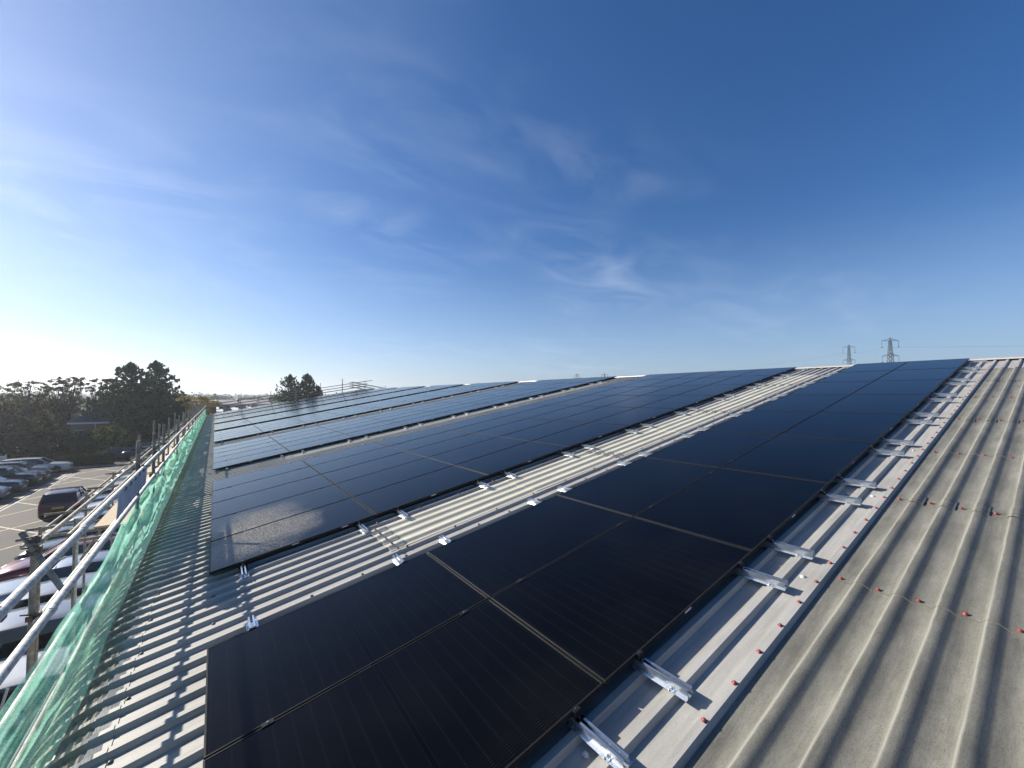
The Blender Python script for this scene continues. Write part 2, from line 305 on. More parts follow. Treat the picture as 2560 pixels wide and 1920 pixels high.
# ------------------------------------------------------------------ ground
def sheet(name,pts,z,mat,kind='structure'):
    b=MB(); b.add([(x,y,z) for x,y in pts],[tuple(range(len(pts)))]); o=b.build(name,mat); tag(o,kind=kind); return o
b=MB(); S=4000
b.add([(-S,-S,G-.012),(S,-S,G-.012),(S,S,G-.012),(-S,S,G-.012)],[(0,1,2,3)]); tag(b.build('ground',M['field']),kind='structure')
sheet('grass_verge',[(-60,57.2),(-1.2,57.6),(-1.2,90),(-60,100)],G-.006,M['grass'])
sheet('car_park',[(-17.5,-20),(-1.0,-20),(-1.0,57.6),(-17.5,58.6)],G,M['asphalt'])
sheet('service_road',[(-9.2,59.6),(3,59.6),(3,66.5),(-9.2,66.5)],G+.000,M['asphalt'])
b=MB()
for (x0,y0,x1,y1) in ((-17.5,58.66,-1.0,57.66),(-17.56,58.6,-17.56,-20)):
    d=Vector((x1-x0,y1-y0,0)); c=Vector(((x0+x1)/2,(y0+y1)/2,G+.05)); b.box(c,(d.length,.13,.14),0,Matrix.Rotation(math.atan2(d.y,d.x),3,'Z'))
tag(b.build('kerb',M['kerb']),kind='structure')
def lines(name,segs,w,mat):
    b=MB()
    for i,(x0,y0,x1,y1) in enumerate(segs):
        d=Vector((x1-x0,y1-y0,0)); n=Vector((-d.y,d.x,0)).normalized()*w/2
        z=G+.004+.0008*i/ max(1,len(segs))*3
        b.add([(x0+n.x,y0+n.y,z),(x0-n.x,y0-n.y,z),(x1-n.x,y1-n.y,z),(x1+n.x,y1+n.y,z)],[(0,1,2,3)])
    o=b.build(name,mat); tag(o,kind='structure'); return o
seg=[]
ys=[30.3-5.65*2,30.3-5.65,30.3,36.0,41.5,47.2,52.8]
for y in ys: seg.append((-11.0,y+5.5,-6.95,y))
for y in ys: seg.append((-11.0,y,-6.95,y+5.3))
lines('parking_markings',seg,.10,M['line'])
lines('bay_edge_line',[(-6.9,-10,-6.9,57.2)],.12,M['line'])
lines('bay_dividers',[(-6.95,y,-2.2,y) for y in [8.0+2.6*k for k in range(19)]]+[(-16.0,y,-11.2,y) for y in [29.7+2.55*k for k in range(11)]],.09,M['linew'])
lines('kerbside_lines',[(-11.12,20,-11.12,54.6),(-10.86,20,-10.86,54.6),(-10.62,46.8,-10.6,49.8)],.09,M['linew'])
# worn painted letter strokes beside the double line, not legible in the photograph: kept as broken strokes
seg=[]
yy=50.0
for k in range(7):
    seg+= [(-10.70,yy,-10.38,yy+.12),(-10.38,yy+.12,-10.40,yy+.42),(-10.70,yy+.38,-10.45,yy+.5)]
    yy+=.68
lines('worn_road_lettering',seg,.08,M['linew'])

# ------------------------------------------------------------------ warehouse
UE=-.567; RC=.45; UR=16.30; V0,V1=-7.0,55.6
PANW,CRESTW=-.117,-.085
bld=empty('warehouse',(UE*CA-1.0,24,G)); tag(bld,'long low warehouse with a ribbed pale metal roof under the solar arrays','warehouse')
def part(o,parent): # keep world placement when parenting to an unrotated empty
    o.parent=parent; o.matrix_parent_inverse=parent.matrix_basis.inverted() if False else Matrix.Translation(-Vector(parent.location)); return o
def curve_pt(s,h):
    """s = arc position (0 at top edge of the curved eave, up to 1), h = height over the pan"""
    th=s*R(78)
    rr=RC+h
    return UE-rr*math.sin(th), PANW-RC+rr*math.cos(th)
HALF=[(-.036,0),(-.021,.032),(.021,.032),(.031,0)]
def ribprof(c,soft=False):
    if soft: return [(c-.068,.0),(c-.055,.0052),(c-.037,.0175),(c-.025,.0245),(c-.012,.0275),(c+.006,.028),(c+.018,.026),(c+.028,.0165),(c+.040,.0)]
    return [(c+a,h) for a,h in HALF]
STRIPS=[-5.425+.1,-1.425+.1-.0,2.575+.1,6.675,10.675,14.675,18.675,22.675]   # first rib centres minus .1
STRIPC=set(round(-.625-.2*i,3) for i in range(10))|set(round(b0+.2*i,3) for b0 in (2.975,6.975,10.975,14.975,18.975,22.975) for i in range(4))
GU0,GU1=1.60,14.70
def in_strip(c):
    for s in STRIPS:
        if s-.001<=c-.1<s+.999-.2*0 and c-.1<s+.9: return True
    return False
# near roof slope in painted steel
b=MB()
c=V0+ (-.225-V0)%.2
cs=[]
while c<V1: cs.append(c); c+=.2
def strip_cells(cs): 
    for c in cs:
        yield c
for c in cs:
    prof=[(c-.1,0)]+ribprof(c)+[(c+.1,0)]
    stripd=round(c,3) in STRIPC
    ranges=[(UE,UR)] if not stripd else [(UE,GU0+.08),(GU1-.06,UR)]
    for (ua,ub) in ranges:
        vs=[];fs=[]
        n=len(prof)
        for u in (ua,ub):
            for (v,h) in prof: vs.append((u,v,PANW+h))
        for i in range(n-1): fs.append((i,i+1,n+i+1,n+i))
        b.add(vs,fs)
    # curved eave, crimped
    near=c<16
    ns=30 if near else 8
    vs=[];fs=[]
    for j in range(ns+1):
        s=j/ns
        cr=0.
        if near and 0<j<ns:
            cr=-.0045 if j%2 else .0025
        for k,(v,h) in enumerate(prof):
            hh=h+(cr if h<.01 else cr*.25)
            if near and h<.01: v2=v+.004*((j*37+k*11+int(c*50))%5-2)/2*(1 if 0<j<ns else 0)
            else: v2=v
            if near and (k==0 or k==len(prof)-1): v2=v
            u,w=curve_pt(s,hh); vs.append((u,v2,w))
    n=len(prof)
    for j in range(ns):
        for i in range(n-1): fs.append((j*n+i,(j+1)*n+i,(j+1)*n+i+1,j*n+i+1))
    b.add(vs,fs)
steel=b.build('roof_sheet',M['steel'],rot=RROT); part(steel,bld)
# lap line: edge where the straight sheet sits over the curved eave sheet
b=MB()
for c in cs:
    if c>20: break
    prof=[(c-.1,0)]+ribprof(c)+[(c+.1,0)]
    vs=[];n=len(prof)
    for (u,dw) in ((UE-.012,.0012),(UE-.012,.005),(UE+.10,.0045),(UE+.10,.0012)):
        for (v,h) in prof: vs.append((u,v,PANW+h+dw))
    fs=[]
    for j in range(3):
        for i in range(n-1): fs.append((j*n+i,j*n+i+1,(j+1)*n+i+1,(j+1)*n+i))
    b.add(vs,fs)
lap=b.build('sheet_lap',M['steel'],rot=RROT); part(lap,bld)
# far slope, ridge flashing
XR=rw(UR,0,0).x; ZR=rw(UR,0,PANW).z
b=MB(); vs=[];k=0
for c in cs[::1]:
    prof=[(c-.1,0)]+ribprof(c)+[(c+.1,0)]; n=len(prof); vs=[]
    for (x,z) in ((XR+.02,ZR),(XR+16.6,ZR-16.6*math.tan(A))):
        for (v,h) in prof: vs.append((x,v,z+h))
    b.add(vs,[(i,i+1,n+i+1,n+i) for i in range(n-1)])
part(b.build('roof_sheet',M['steel']),bld)
b=MB()
zt=ZR+.075
for sgn in(-1,1):
    vs=[]
    for (x,z) in ((XR,zt),(XR+sgn*.19,zt-.19*math.tan(A)),(XR+sgn*.20,zt-.19*math.tan(A)-.03),(XR+sgn*.17,zt-.035-.19*math.tan(A))):
        for v in (V0,V1): vs.append((x,v,z))
    b.add(vs,[(0,1,3,2),(2,3,5,4),(4,5,7,6)])
y=V0+3
while y<V1:
    b.box((XR-.10,y,zt-.012),(.2,.05,.012),0,Matrix.Rotation(-A,3,'Y')); y+=3.0
part(b.build('ridge_cap',M['ridge']),bld)
b=MB(); y=V0+.2
# profile fillers under the flashing read as a dark toothed line
b.add([(XR-.155,V0,ZR-.035+.002),(XR-.155,V1,ZR-.035+.002),(XR-.155,V1,ZR+.045),(XR-.155,V0,ZR+.045)],[(0,1,2,3)])
part(b.build('ridge_filler',M['trim']),bld)
# walls
eu,ew=curve_pt(1,0); pe=rw(eu,0,ew)
b=MB()
def clad(b,p,q,z0,z1):
    p=Vector((p[0],p[1],0));q=Vector((q[0],q[1],0));d=q-p;Ln=d.length;d.normalize();nrm=Vector((d.y,-d.x,0));n=int(Ln/.2)
    vs=[]
    for i in range(n):
        for (t,o) in ((0,0),(.07,0),(.085,.03),(.125,.03),(.14,0)): 
            pt=p+d*(i*.2+t)+nrm*o; vs+= [(pt.x,pt.y,z0),(pt.x,pt.y,z1)]
    pt=q; vs+=[(pt.x,pt.y,z0),(pt.x,pt.y,z1)]
    m=len(vs)//2
    b.add(vs,[(2*i,2*i+2,2*i+3,2*i+1) for i in range(m-1)])
wx=pe.x+.01
clad(b,(wx,V1),(wx,V0),G,pe.z+.02)
part(b.build('eave_wall',M['wall']),bld)
b=MB()
for Y,s in((V1-.05,1),(V0+.05,-1)):
    b=MB(); b.add([(wx,Y,G),(XR+16.4,Y,G),(XR+16.4,Y,ZR-16.4*math.tan(A)-.02),(XR,Y,ZR-.02),(UE*CA,Y,UE*SA+PANW-.02),(wx,Y,pe.z)],[(0,1,2,3,4,5)])
    part(b.build('gable_wall',M['wall']),bld)
b=MB(); b.add([(XR+16.4,V0,G),(XR+16.4,V1,G),(XR+16.4,V1,ZR-16.4*math.tan(A)-.02),(XR+16.4,V0,ZR-16.4*math.tan(A)-.02)],[(0,1,2,3)])
part(b.build('back_wall',M['wall']),bld)
# gutter below the curved eave
b=MB()
gx,gz=pe.x-.10,pe.z-.10
pr=[(gx+.12,gz+.06),(gx+.10,gz-.06),(gx-.06,gz-.06),(gx-.08,gz+.07),(gx-.07,gz+.07),(gx-.05,gz-.05),(gx+.09,gz-.05),(gx+.11,gz+.06)]
vs=[(x,y,z) for y in(V0,V1) for x,z in pr]; n=len(pr)
b.add(vs,[(i,n+i,n+(i+1)%n,(i+1)%n) for i in range(n)])
part(b.build('gutter',M['wall']),bld)

# rooflight strips
LAPS=[(1.60,1.78,1),(3.66,3.70,0),(5.40,5.60,1),(7.22,7.26,0),(9.02,9.20,1),(10.98,11.02,0),(12.70,12.86,1),(14.58,14.70,0)]
def rooflight(s0,mat,label,laps=True):
    s0=[round(x,3) for x in s0]
    b=MB()
    cc=list(s0)
    for i,c in enumerate(cc):
        prof=[(c-.1,0)]+ribprof(c,True)+[(c+.1,0)]
        n=len(prof)
        ed=[GU0,3.68,5.50,7.24,9.10,11.0,12.78,GU1+.02]
        for k in range(len(ed)-1):
            ua,ub=ed[k],ed[k+1]+(.03 if k<len(ed)-2 else 0)
            vs=[]; m=5
            for (u,dw) in ((ua,.0065),(ua+.5,.0055),((ua+ub)/2,.004),(ub-.3,.002),(ub,.001)):
                for (v,h) in prof: vs.append((u,v,PANW+h+dw+.0012*math.sin(v*9+u*1.7+k)))
            b.add(vs,[(j*n+q,j*n+q+1,(j+1)*n+q+1,(j+1)*n+q) for j in range(m-1) for q in range(n-1)],0,True)
            vs=[]
            for dw in (0,.0065):
                for (v,h) in prof: vs.append((ua-.0005,v,PANW+h+dw+.0012*math.sin(v*9+ua*1.7+k)))
            b.add(vs,[(q,q+1,n+q+1,n+q) for q in range(n-1)],0,False)
    o=b.build('rooflight',mat,rot=RROT); part(o,bld); o['label']=label
    return o
rooflight([-.625-.2*i for i in range(10)],M['grp_dark'],'weathered grey green rooflight strip nearest the camera')
rooflight([2.975+.2*i for i in range(4)],M['grp_cream'],'cream rooflight strip between the first two arrays')
rooflight([10.975+.2*i for i in range(4)],M['grp_cream'],'cream rooflight strip between the second and third arrays')
rooflight([18.975+.2*i for i in range(4)],M['grp_cream'],'narrow cream rooflight strip before the fourth array')
# half pan between the steel edge rib and the first rooflight rib
b=MB(); vs=[]
for u in (GU0,GU1):
    for v in (-.528,-.4625): vs.append((u,v,PANW+.0010))
b.add(vs,[(0,1,3,2)]); part(b.build('rooflight',M['grp_dark'],rot=RROT),bld)
# moulded lap collars over each rib
for cl_,mm in (([-.625-.2*i for i in range(7)],'grp_dark'),([2.975+.2*i for i in range(4)],'cap'),([10.975+.2*i for i in range(4)],'cap')):
    for c in cl_:
        for (ua,ub,k) in LAPS:
            if not k or (c<0 and ua<2) or (c>9 and ua>6): continue
            b=MB()
            for (a0,a1,g) in ((ua,ua+(ub-ua)*.46,.010),(ua+(ub-ua)*.46,ub,.013)):
                pr=[p_ for p_ in ribprof(c,True) if -.07<p_[0]-c<.05]; n=len(pr); vs=[]
                for (u,e) in ((a0-.006,0.002),(a0+.008,g*.55),(a1-.008,g*.55),(a1+.006,0.002)):
                    for q_,(v,h) in enumerate(pr): vs.append((u,v,PANW+h+e+.0065))
                b.add(vs,[(j*n+q,j*n+q+1,(j+1)*n+q+1,(j+1)*n+q) for j in range(3) for q in range(n-1)])
            part(b.build('lap_collar',M[mm],rot=RROT),bld)

# bolts
def capmesh(name,mat,r=.0105,h=.013):
    b=MB(); n=9
    prof=[(r*1.5,0),(r*1.5,.002),(r,.003),(r*.95,h*.7),(r*.6,h)]
    vs=[(rr*math.cos(2*math.pi*i/n),rr*math.sin(2*math.pi*i/n),z) for rr,z in prof for i in range(n)]
    fs=[(j*n+i,j*n+(i+1)%n,(j+1)*n+(i+1)%n,(j+1)*n+i) for j in range(len(prof)-1) for i in range(n)]+[tuple(range((len(prof)-1)*n,len(prof)*n))]
    b.add(vs,fs,0,True); o=b.build(name,mat); return o
red=capmesh('bolt_cap',M['red']); grey=capmesh('bolt_cap',M['greycap'],.015,.012); dk=capmesh('bolt_cap',M['darkcap'],.011,.012)
protos={'r':red,'g':grey,'d':dk}
bolts=[]
u=2.0
while u<14.9: bolts.append((u+random.uniform(-.008,.008),-.425+random.uniform(-.004,.004),CRESTW,'r')); u+=.307
for ur in (3.71,5.47,7.25,9.15,11.02,12.8,14.64):
    for i in range(5): bolts.append((ur+random.uniform(-.01,.01),-.525-.2*i+random.uniform(-.006,.006),PANW+.008,'r'))
for vv,t in((3.775,'r'),(2.775,'r'),(2.575,'d')):
    u=.3 if t=='d' else 1.75
    while u<14.6:
        tt=t if u>1.5 else 'd'
        bolts.append((u+random.uniform(-.01,.01),vv,CRESTW+(.006 if t=='r' else 0),tt)); u+=.45 if t=='d' else .6
for ur in (.02,1.52,3.6,5.41,7.29,9.12,10.9,12.8,14.75):
    for vv in(-.325,-.125):
        if random.random()<.75: bolts.append((ur+random.uniform(-.05,.05),vv+random.uniform(-.01,.01),PANW,'g'))
for ur in (-.45,.02,):
    for i in range(12):
        vv=1.95+.2*0-i*.4
        bolts.append((ur,-1.9+i*.6,PANW,'d'))
for i in range(5):
    for (ua,ub,k) in LAPS:
        if k: bolts.append((ua+.05,2.775+.2*i,CRESTW+.016,'r'))
CAMU=Vector((.346,-1.526,1.826))
bolts.sort(key=lambda t:(Vector(t[:3])-CAMU).length)
first={}
for i,(u,v,w,t) in enumerate(bolts[:96]):
    if t not in first: o=protos[t]; first[t]=1
    else: o=protos[t].copy(); col.objects.link(o)
    o.location=rw(u,v,w); o.rotation_euler=(0,-A,random.random()*3); part(o,bld)
b=MB()
for (u,v,w,t) in bolts[96:]:
    p=rw(u,v,w); b.tube(p,p+Vector((0,0,.013)),.012,{'r':0,'g':1,'d':2}[t],6)
o=b.build('bolt_caps',[M['red'],M['greycap'],M['darkcap']]); part(o,bld); o['kind']='stuff'

# ------------------------------------------------------------------ solar panels
PLx,PLy=1.768,1.1355
def frame_mesh():
    b=MB(); loops=[(0,-.030),(0,-.0014),(.0014,0),(.0100,0),(.0112,-.0012),(.0112,-.006)]
    hx,hy=PLx/2,PLy/2; vs=[]
    for (i,z) in loops: vs+= [(-hx+i,-hy+i,z),(hx-i,-hy+i,z),(hx-i,hy-i,z),(-hx+i,hy-i,z)]
    b.add(vs,[(4*j+i,4*j+(i+1)%4,4*j+4+(i+1)%4,4*j+4+i) for j in range(len(loops)-1) for i in range(4)])
    # bottom flange
    vs=[]
    for (i,z) in ((0,-.030),(.03,-.030),(.03,-.0285),(.002,-.0285)): vs+= [(-hx+i,-hy+i,z),(hx-i,-hy+i,z),(hx-i,hy-i,z),(-hx+i,hy-i,z)]
    b.add(vs,[(4*j+i,4*j+(i+1)%4,4*j+4+(i+1)%4,4*j+4+i) for j in range(3) for i in range(4)])
    return b
def glass_mesh():
    b=MB(); b.box((0,0,-.0045),(PLx-.022,PLy-.022,.004)); return b
proto=empty('solar_panel')
fr=frame_mesh().build('frame',M['frame'],proto); gl=glass_mesh().build('glass',M['glass'],proto)
V0S=[0,3.884,11.452,19.247,26.315,33.623,40.66,48.438]; ROWS=[2,5,5,5,5,5,5,5]
ARN=['nearest array','second array','third array','fourth array','fifth array','sixth array','seventh array','last array']
stuffp=[];cnt=0;usedp=False
for ai,(v0,nr) in enumerate(zip(V0S,ROWS)):
    for r in range(nr):
        for k in range(9):
            u=k*PU+PLx/2+random.uniform(-.0015,.0015); v=v0+r*PV+PLy/2+random.uniform(-.001,.001); w=random.uniform(-.0012,.0012)
            loc=rw(u,v,w)
            if cnt>=300: stuffp.append(loc); continue
            if not usedp: o=proto; usedp=True; o.location=loc
            else: o=tree_copy(proto,loc)
            o.rotation_euler=(random.uniform(-.0012,.0012),-A+random.uniform(-.0008,.0008),0)
            rn=('near row' if r==0 else 'far row') if nr==2 else ORD[r+1]+' row'
            tag(o,'black solar panel, %s up from the eave, %s of the %s'%(ORD[k+1],rn,ARN[ai]),'solar panel','black solar panels of the '+ARN[ai])
            cnt+=1
            if r==0 and (ai,k) in ((0,0),(1,0),(0,3)):
                q=MB(); q.box((-.06 if ai==0 else .5,-PLy/2-.0006,-.014),(.075,.001,.013)); s=q.build('rating_label',M['label'],o)
b=MB()
fm=frame_mesh(); gm=glass_mesh(); rr=Matrix.Rotation(-A,3,'Y')
for loc in stuffp:
    b.add([rr@Vector(p)+loc for p in fm.v],fm.f,0); b.add([rr@Vector(p)+loc for p in gm.v],gm.f,1)
if stuffp:
    o=b.build('solar_panels',[M['frame'],M['glass']]); tag(o,'far rows of black solar panels filling the last array','solar panels','black solar panels of the last array','stuff')

# ------------------------------------------------------------------ mounting rails and clamps
def rail_mb(Ln):
    b=MB(); y0=0; 
    def ex(poly):
        n=len(poly); vs=[(x,y,z) for y in(0,Ln) for x,z in poly]
        b.add(vs,[(i,(i+1)%n,n+(i+1)%n,n+i) for i in range(n)]+[tuple(range(n))[::-1],tuple(range(n,2*n))])
    ex([(-.024,0),(.024,0),(.024,.002),(-.024,.002)])
    for s in(-1,1):
        p=[(s*.024,.0022),(s*.0215,.0022),(s*.0195,.047),(s*.022,.047)]; ex(p if s<0 else p[::-1])
        p=[(s*.022,.0472),(s*.022,.0495),(s*.009,.0495),(s*.009,.0472)]; ex(p if s<0 else p[::-1])
        p=[(s*.009,.0470),(s*.009,.040),(s*.0115,.040),(s*.0115,.0470)]; ex(p if s>0 else p[::-1])
        p=[(s*.0245,.0),(s*.041,.0),(s*.041,.0022),(s*.0245,.0022)]; ex(p if s>0 else p[::-1])
    return b
def clamp_obj():
    b=MB(); b.box((0,0,.0016),(.06,.034,.003)); b.box((0,0,-.012),(.05,.010,.024))
    c=b.build('clamp',M['frame'])
    q=MB(); q.tube((0,0,.003),(0,0,.009),.0055,0,8); q.tube((0,0,.0085),(0,0,.0091),.0032,0,6)
    q.build('clamp_bolt',M['bolt'],c); return c
def endclamp_obj():
    b=MB(); b.box((0,-.006,.0016),(.045,.024,.003)); b.box((0,-.020,-.018),(.045,.004,.040)); b.box((0,-.032,-.036),(.045,.028,.004))
    c=b.build('end_clamp',M['frame'])
    q=MB(); q.tube((0,-.030,-.034),(0,-.030,-.022),.006,0,8); q.tube((0,-.006,.003),(0,-.006,.0055),.004,0,8)
    q.build('clamp_bolt',M['bolt'],c); return c
def foot_obj():
    b=MB(); b.box((0,0,.0015),(.020,.05,.003)); b.box((.009,0,.015),(.003,.05,.028)); f=b.build('rail_foot',M['galv'])
    q=MB(); q.tube((-.003,0,.003),(-.003,0,.012),.006,0,6); q.tube((-.003,0,.003),(-.003,0,.0045),.010,0,10); q.build('foot_screw',M['bolt'],f); return f
cl0=clamp_obj(); ec0=endclamp_obj(); ft0=foot_obj(); usedc=[0,0,0]
def place(proto,idx,parent,loc,rot=(0,0,0)):
    if not usedc[idx]: usedc[idx]=1; o=proto; o.parent=parent; o.location=loc; o.rotation_euler=rot; return o
    o=proto.copy(); col.objects.link(o); o.parent=parent; o.location=loc; o.rotation_euler=rot
    for ch in proto.children:
        d=ch.copy(); col.objects.link(d); d.parent=o
    return o
railmesh={}
for ai,(v0,nr) in enumerate(zip(V0S,ROWS)):
    vlen=nr*PV-.0116
    key=nr
    ov=.315
    n=0
    for k in range(9):
        for du in(.29,PU-.235):
            u=k*PU+du; n+=1
            jit=random.uniform(-.02,.02) if ai else (0 if n>1 else -.02)
            if key not in railmesh:
                ro=rail_mb(vlen+2*ov).build('rail',M['galv']); railmesh[key]=ro.data; rootme=ro
            else:
                ro=bpy.data.objects.new('rail',railmesh[key]); col.objects.link(ro)
            root=empty('mounting_rail',rw(u+(random.uniform(-.006,.006) if ai else 0),v0-ov+jit,CRESTW+.0015),RROT)
            ro.parent=root
            tag(root,'silver mounting rail, %s up from the eave, jutting from under the %s'%(ORD[n],ARN[ai]),'mounting rail','mounting rails under the '+ARN[ai])
            top=-.0865+.0+.085
            if ai<4:
                zc=-CRESTW-.0015
                place(ec0,1,root,(0,ov-jit,zc)); 
                place(ec0,1,root,(0,ov-jit+vlen,zc),(0,0,math.pi))
                for r in range(1,nr): place(cl0,0,root,(0,ov-jit+r*PV-.0058,zc))
            if ai<2:
                place(ft0,2,root,(-.033,.10-jit,.0022)); place(ft0,2,root,(-.033,vlen+2*ov-.10-jit,.0022))
for i,o in enumerate((cl0,ec0,ft0)):
    pass

# ------------------------------------------------------------------ scaffold along the eave
sca=empty('scaffold',(-1.3,24,G)); tag(sca,'grey tube scaffold with guard rails and board platform along the eave','scaffold')
TR=.0242
def sp(o): return part(o,sca)
def runs(name,X,Z,y0,y1,step,phase,mat,r=TR,amp=.008):
    y=y0+phase; ends=[y0]
    while y<y1: 
        if y>y0+.5: ends.append(y)
        y+=step
    ends.append(y1)
    for a_,b_ in zip(ends[:-1],ends[1:]):
        q=MB(); dx=random.uniform(-amp,amp);dz=random.uniform(-amp,amp)
        q.tube((X+dx,a_-.002,Z+dz),(X+dx*.3,b_+.002,Z-dz*.3),r,0,20)
        if b_<y1:
            q.tube((X+dx*.3,b_-.055,Z-dz*.3),(X+dx*.3,b_+.0,Z-dz*.3),r*1.13,0,20)
        sp(q.build(name,mat))
runs('guard_rail',-.76,.87,-6,56,6.4,8.95-.1,M['tube'])
runs('guard_rail',-.824,.465,-6,56,6.4,8.45,M['tube'])
runs('guard_rail',-1.34,.425,4.25,56,6.4,5.0,M['tube_dull'])
runs('guard_rail',-1.30,.285,5.2,56,6.4,3.2,M['tube_dull'])
runs('ledger',-1.30,-.235,4.2,56,6.4,3.,M['tube'],.021)
runs('ledger',-1.0,-.57,-6,56,6.4,4.,M['tube'])
runs('ledger',-.95,-.06,-6,4.9,6.4,4.,M['tube'])
runs('ledger',-2.45,-.56,8.5,56,6.4,4.,M['tube_dull'])
cpl=[]
def coupler(p,s=1.):
    q=MB(); q.box(p,(.075*s,.06*s,.075*s)); q.tube(Vector(p)+Vector((.02,-.03,.05))*s,Vector(p)+Vector((.02,-.10,.055))*s,.009*s,0,8); q.tube(Vector(p)+Vector((-.05,.0,.03))*s,Vector(p)+Vector((-.10,.02,.03))*s,.009*s,0,8)
    q.box(Vector(p)+Vector((.02,-.085,.055))*s,(.026*s,.02*s,.026*s)); q.box(Vector(p)+Vector((-.03,0,0))*s,(.05*s,.085*s,.05*s))
    sp(q.build('coupler',M['coupler']))
def post(name,X,Y,top,bot=G,mat='tube_dull',r=TR):
    q=MB(); q.tube((X,Y,bot),(X+random.uniform(-.01,.01),Y+random.uniform(-.01,.01),top),r,0,16); sp(q.build(name,M[mat]))
inner=[1.45,6.2,8.2,9.8,13.8]+[17+3.3*i for i in range(12)]
for i,Y in enumerate(inner):
    post('standard',-.845 if i else -.86,Y,[.98,1.24,1.2,1.27,1.2][i] if i<5 else 1.22+random.uniform(-.1,.12),mat='tube_dull')
    coupler((-.80,Y,.85)); coupler((-.85,Y,.45))
outer=[(4.3,.54),(10.5,1.02),(13.2,1.2),(14.4,1.05)]+[(17.6+2.6*i,1.1+.12*math.sin(i*2.1)) for i in range(15)]
for i,(Y,t) in enumerate(outer):
    post('standard',-1.34+(.04 if i else 0),Y,t)
    coupler((-1.33,Y,.40)); coupler((-1.32,Y,-.22))
for i in range(14):
    post('standard',-2.42,9.2+3.2*i,-.42)
post('standard',-1.61,7.2,.06)
post('puncheon',-1.45,6.4,-.05,-1.6,'tube',.012)
coupler((-1.33,4.3,.50),.8)
q=MB(); q.tube((-1.45,4.4,.56),(-1.06,4.05,-.02),TR,0,14); sp(q.build('brace',M['tube_dull']))
for i in range(8):
    Y=12+5.6*i; q=MB(); q.tube((-2.42,Y,-1.9),(-1.30,Y+.1,.3),TR,0,10); sp(q.build('brace',M['tube_dull']))
for i,Y in enumerate([8.8,9.48,10.7,13.5]+[16+2.1*j for j in range(19)]):
    q=MB(); q.tube((-2.6-.06*(i%3),Y,-.52),(-.95,Y+.03,-.52),TR,0,12); sp(q.build('transom',M['tube_dull']))
q=MB(); q.tube((-1.62,7.3,-.30),(-.95,7.35,-.30),TR,0,12); sp(q.build('transom',M['tube_dull']))
bx=[(-1.575,.215),(-1.345,.215),(-1.115,.215)]
for bi,(X,wd) in enumerate(bx):
    Y=8.75 if bi!=1 else 8.70
    while Y<55:
        ln=min(3.9,56-Y); q=MB(); q.box((X,Y+ln/2,-.475+random.uniform(-.003,.003)),(wd,ln-.01,.036)); sp(q.build('board',M['board'])); Y+=ln
q=MB()
for Y in (-3.0,):
    pass
# toe sheet clipped to the upper guard rail
q=MB(); n=26; vs=[];fs=[]
for i in range(n+1):
    y=4.42+2.25*i/n; o_=.004*math.sin(i*1.9)
    for z,xo in ((.845,0),(.72,.006),(.56,-.004)):
        for t in(0,.006): vs.append((-.792+o_+xo-t,y,z))
for i in range(n):
    a0=i*6;b0=(i+1)*6
    for j in(0,1):
        fs.append((a0+2*j,a0+2*j+2,b0+2*j+2,b0+2*j)); fs.append((a0+2*j+1,b0+2*j+1,b0+2*j+3,a0+2*j+3))
    fs.append((a0,b0,b0+1,a0+1)); fs.append((a0+4,a0+5,b0+5,b0+4))
fs.append((0,1,3,2));fs.append((2,3,5,4)); e=n*6; fs.append((e,e+2,e+3,e+1)); fs.append((e+2,e+4,e+5,e+3))
q.add(vs,fs); shd=q.build('guard_sheet',M['sheet']); tag(shd,'pale blue grey plastic sheet hung under the upper guard rail','guard sheet')
for k in range(6):
    q=MB(); q.tube((-.76,4.5+.33*k,.87),(-.76,4.515+.33*k,.87),TR*1.14,0,14); o=q.build('cable_tie',M['trim'],shd)

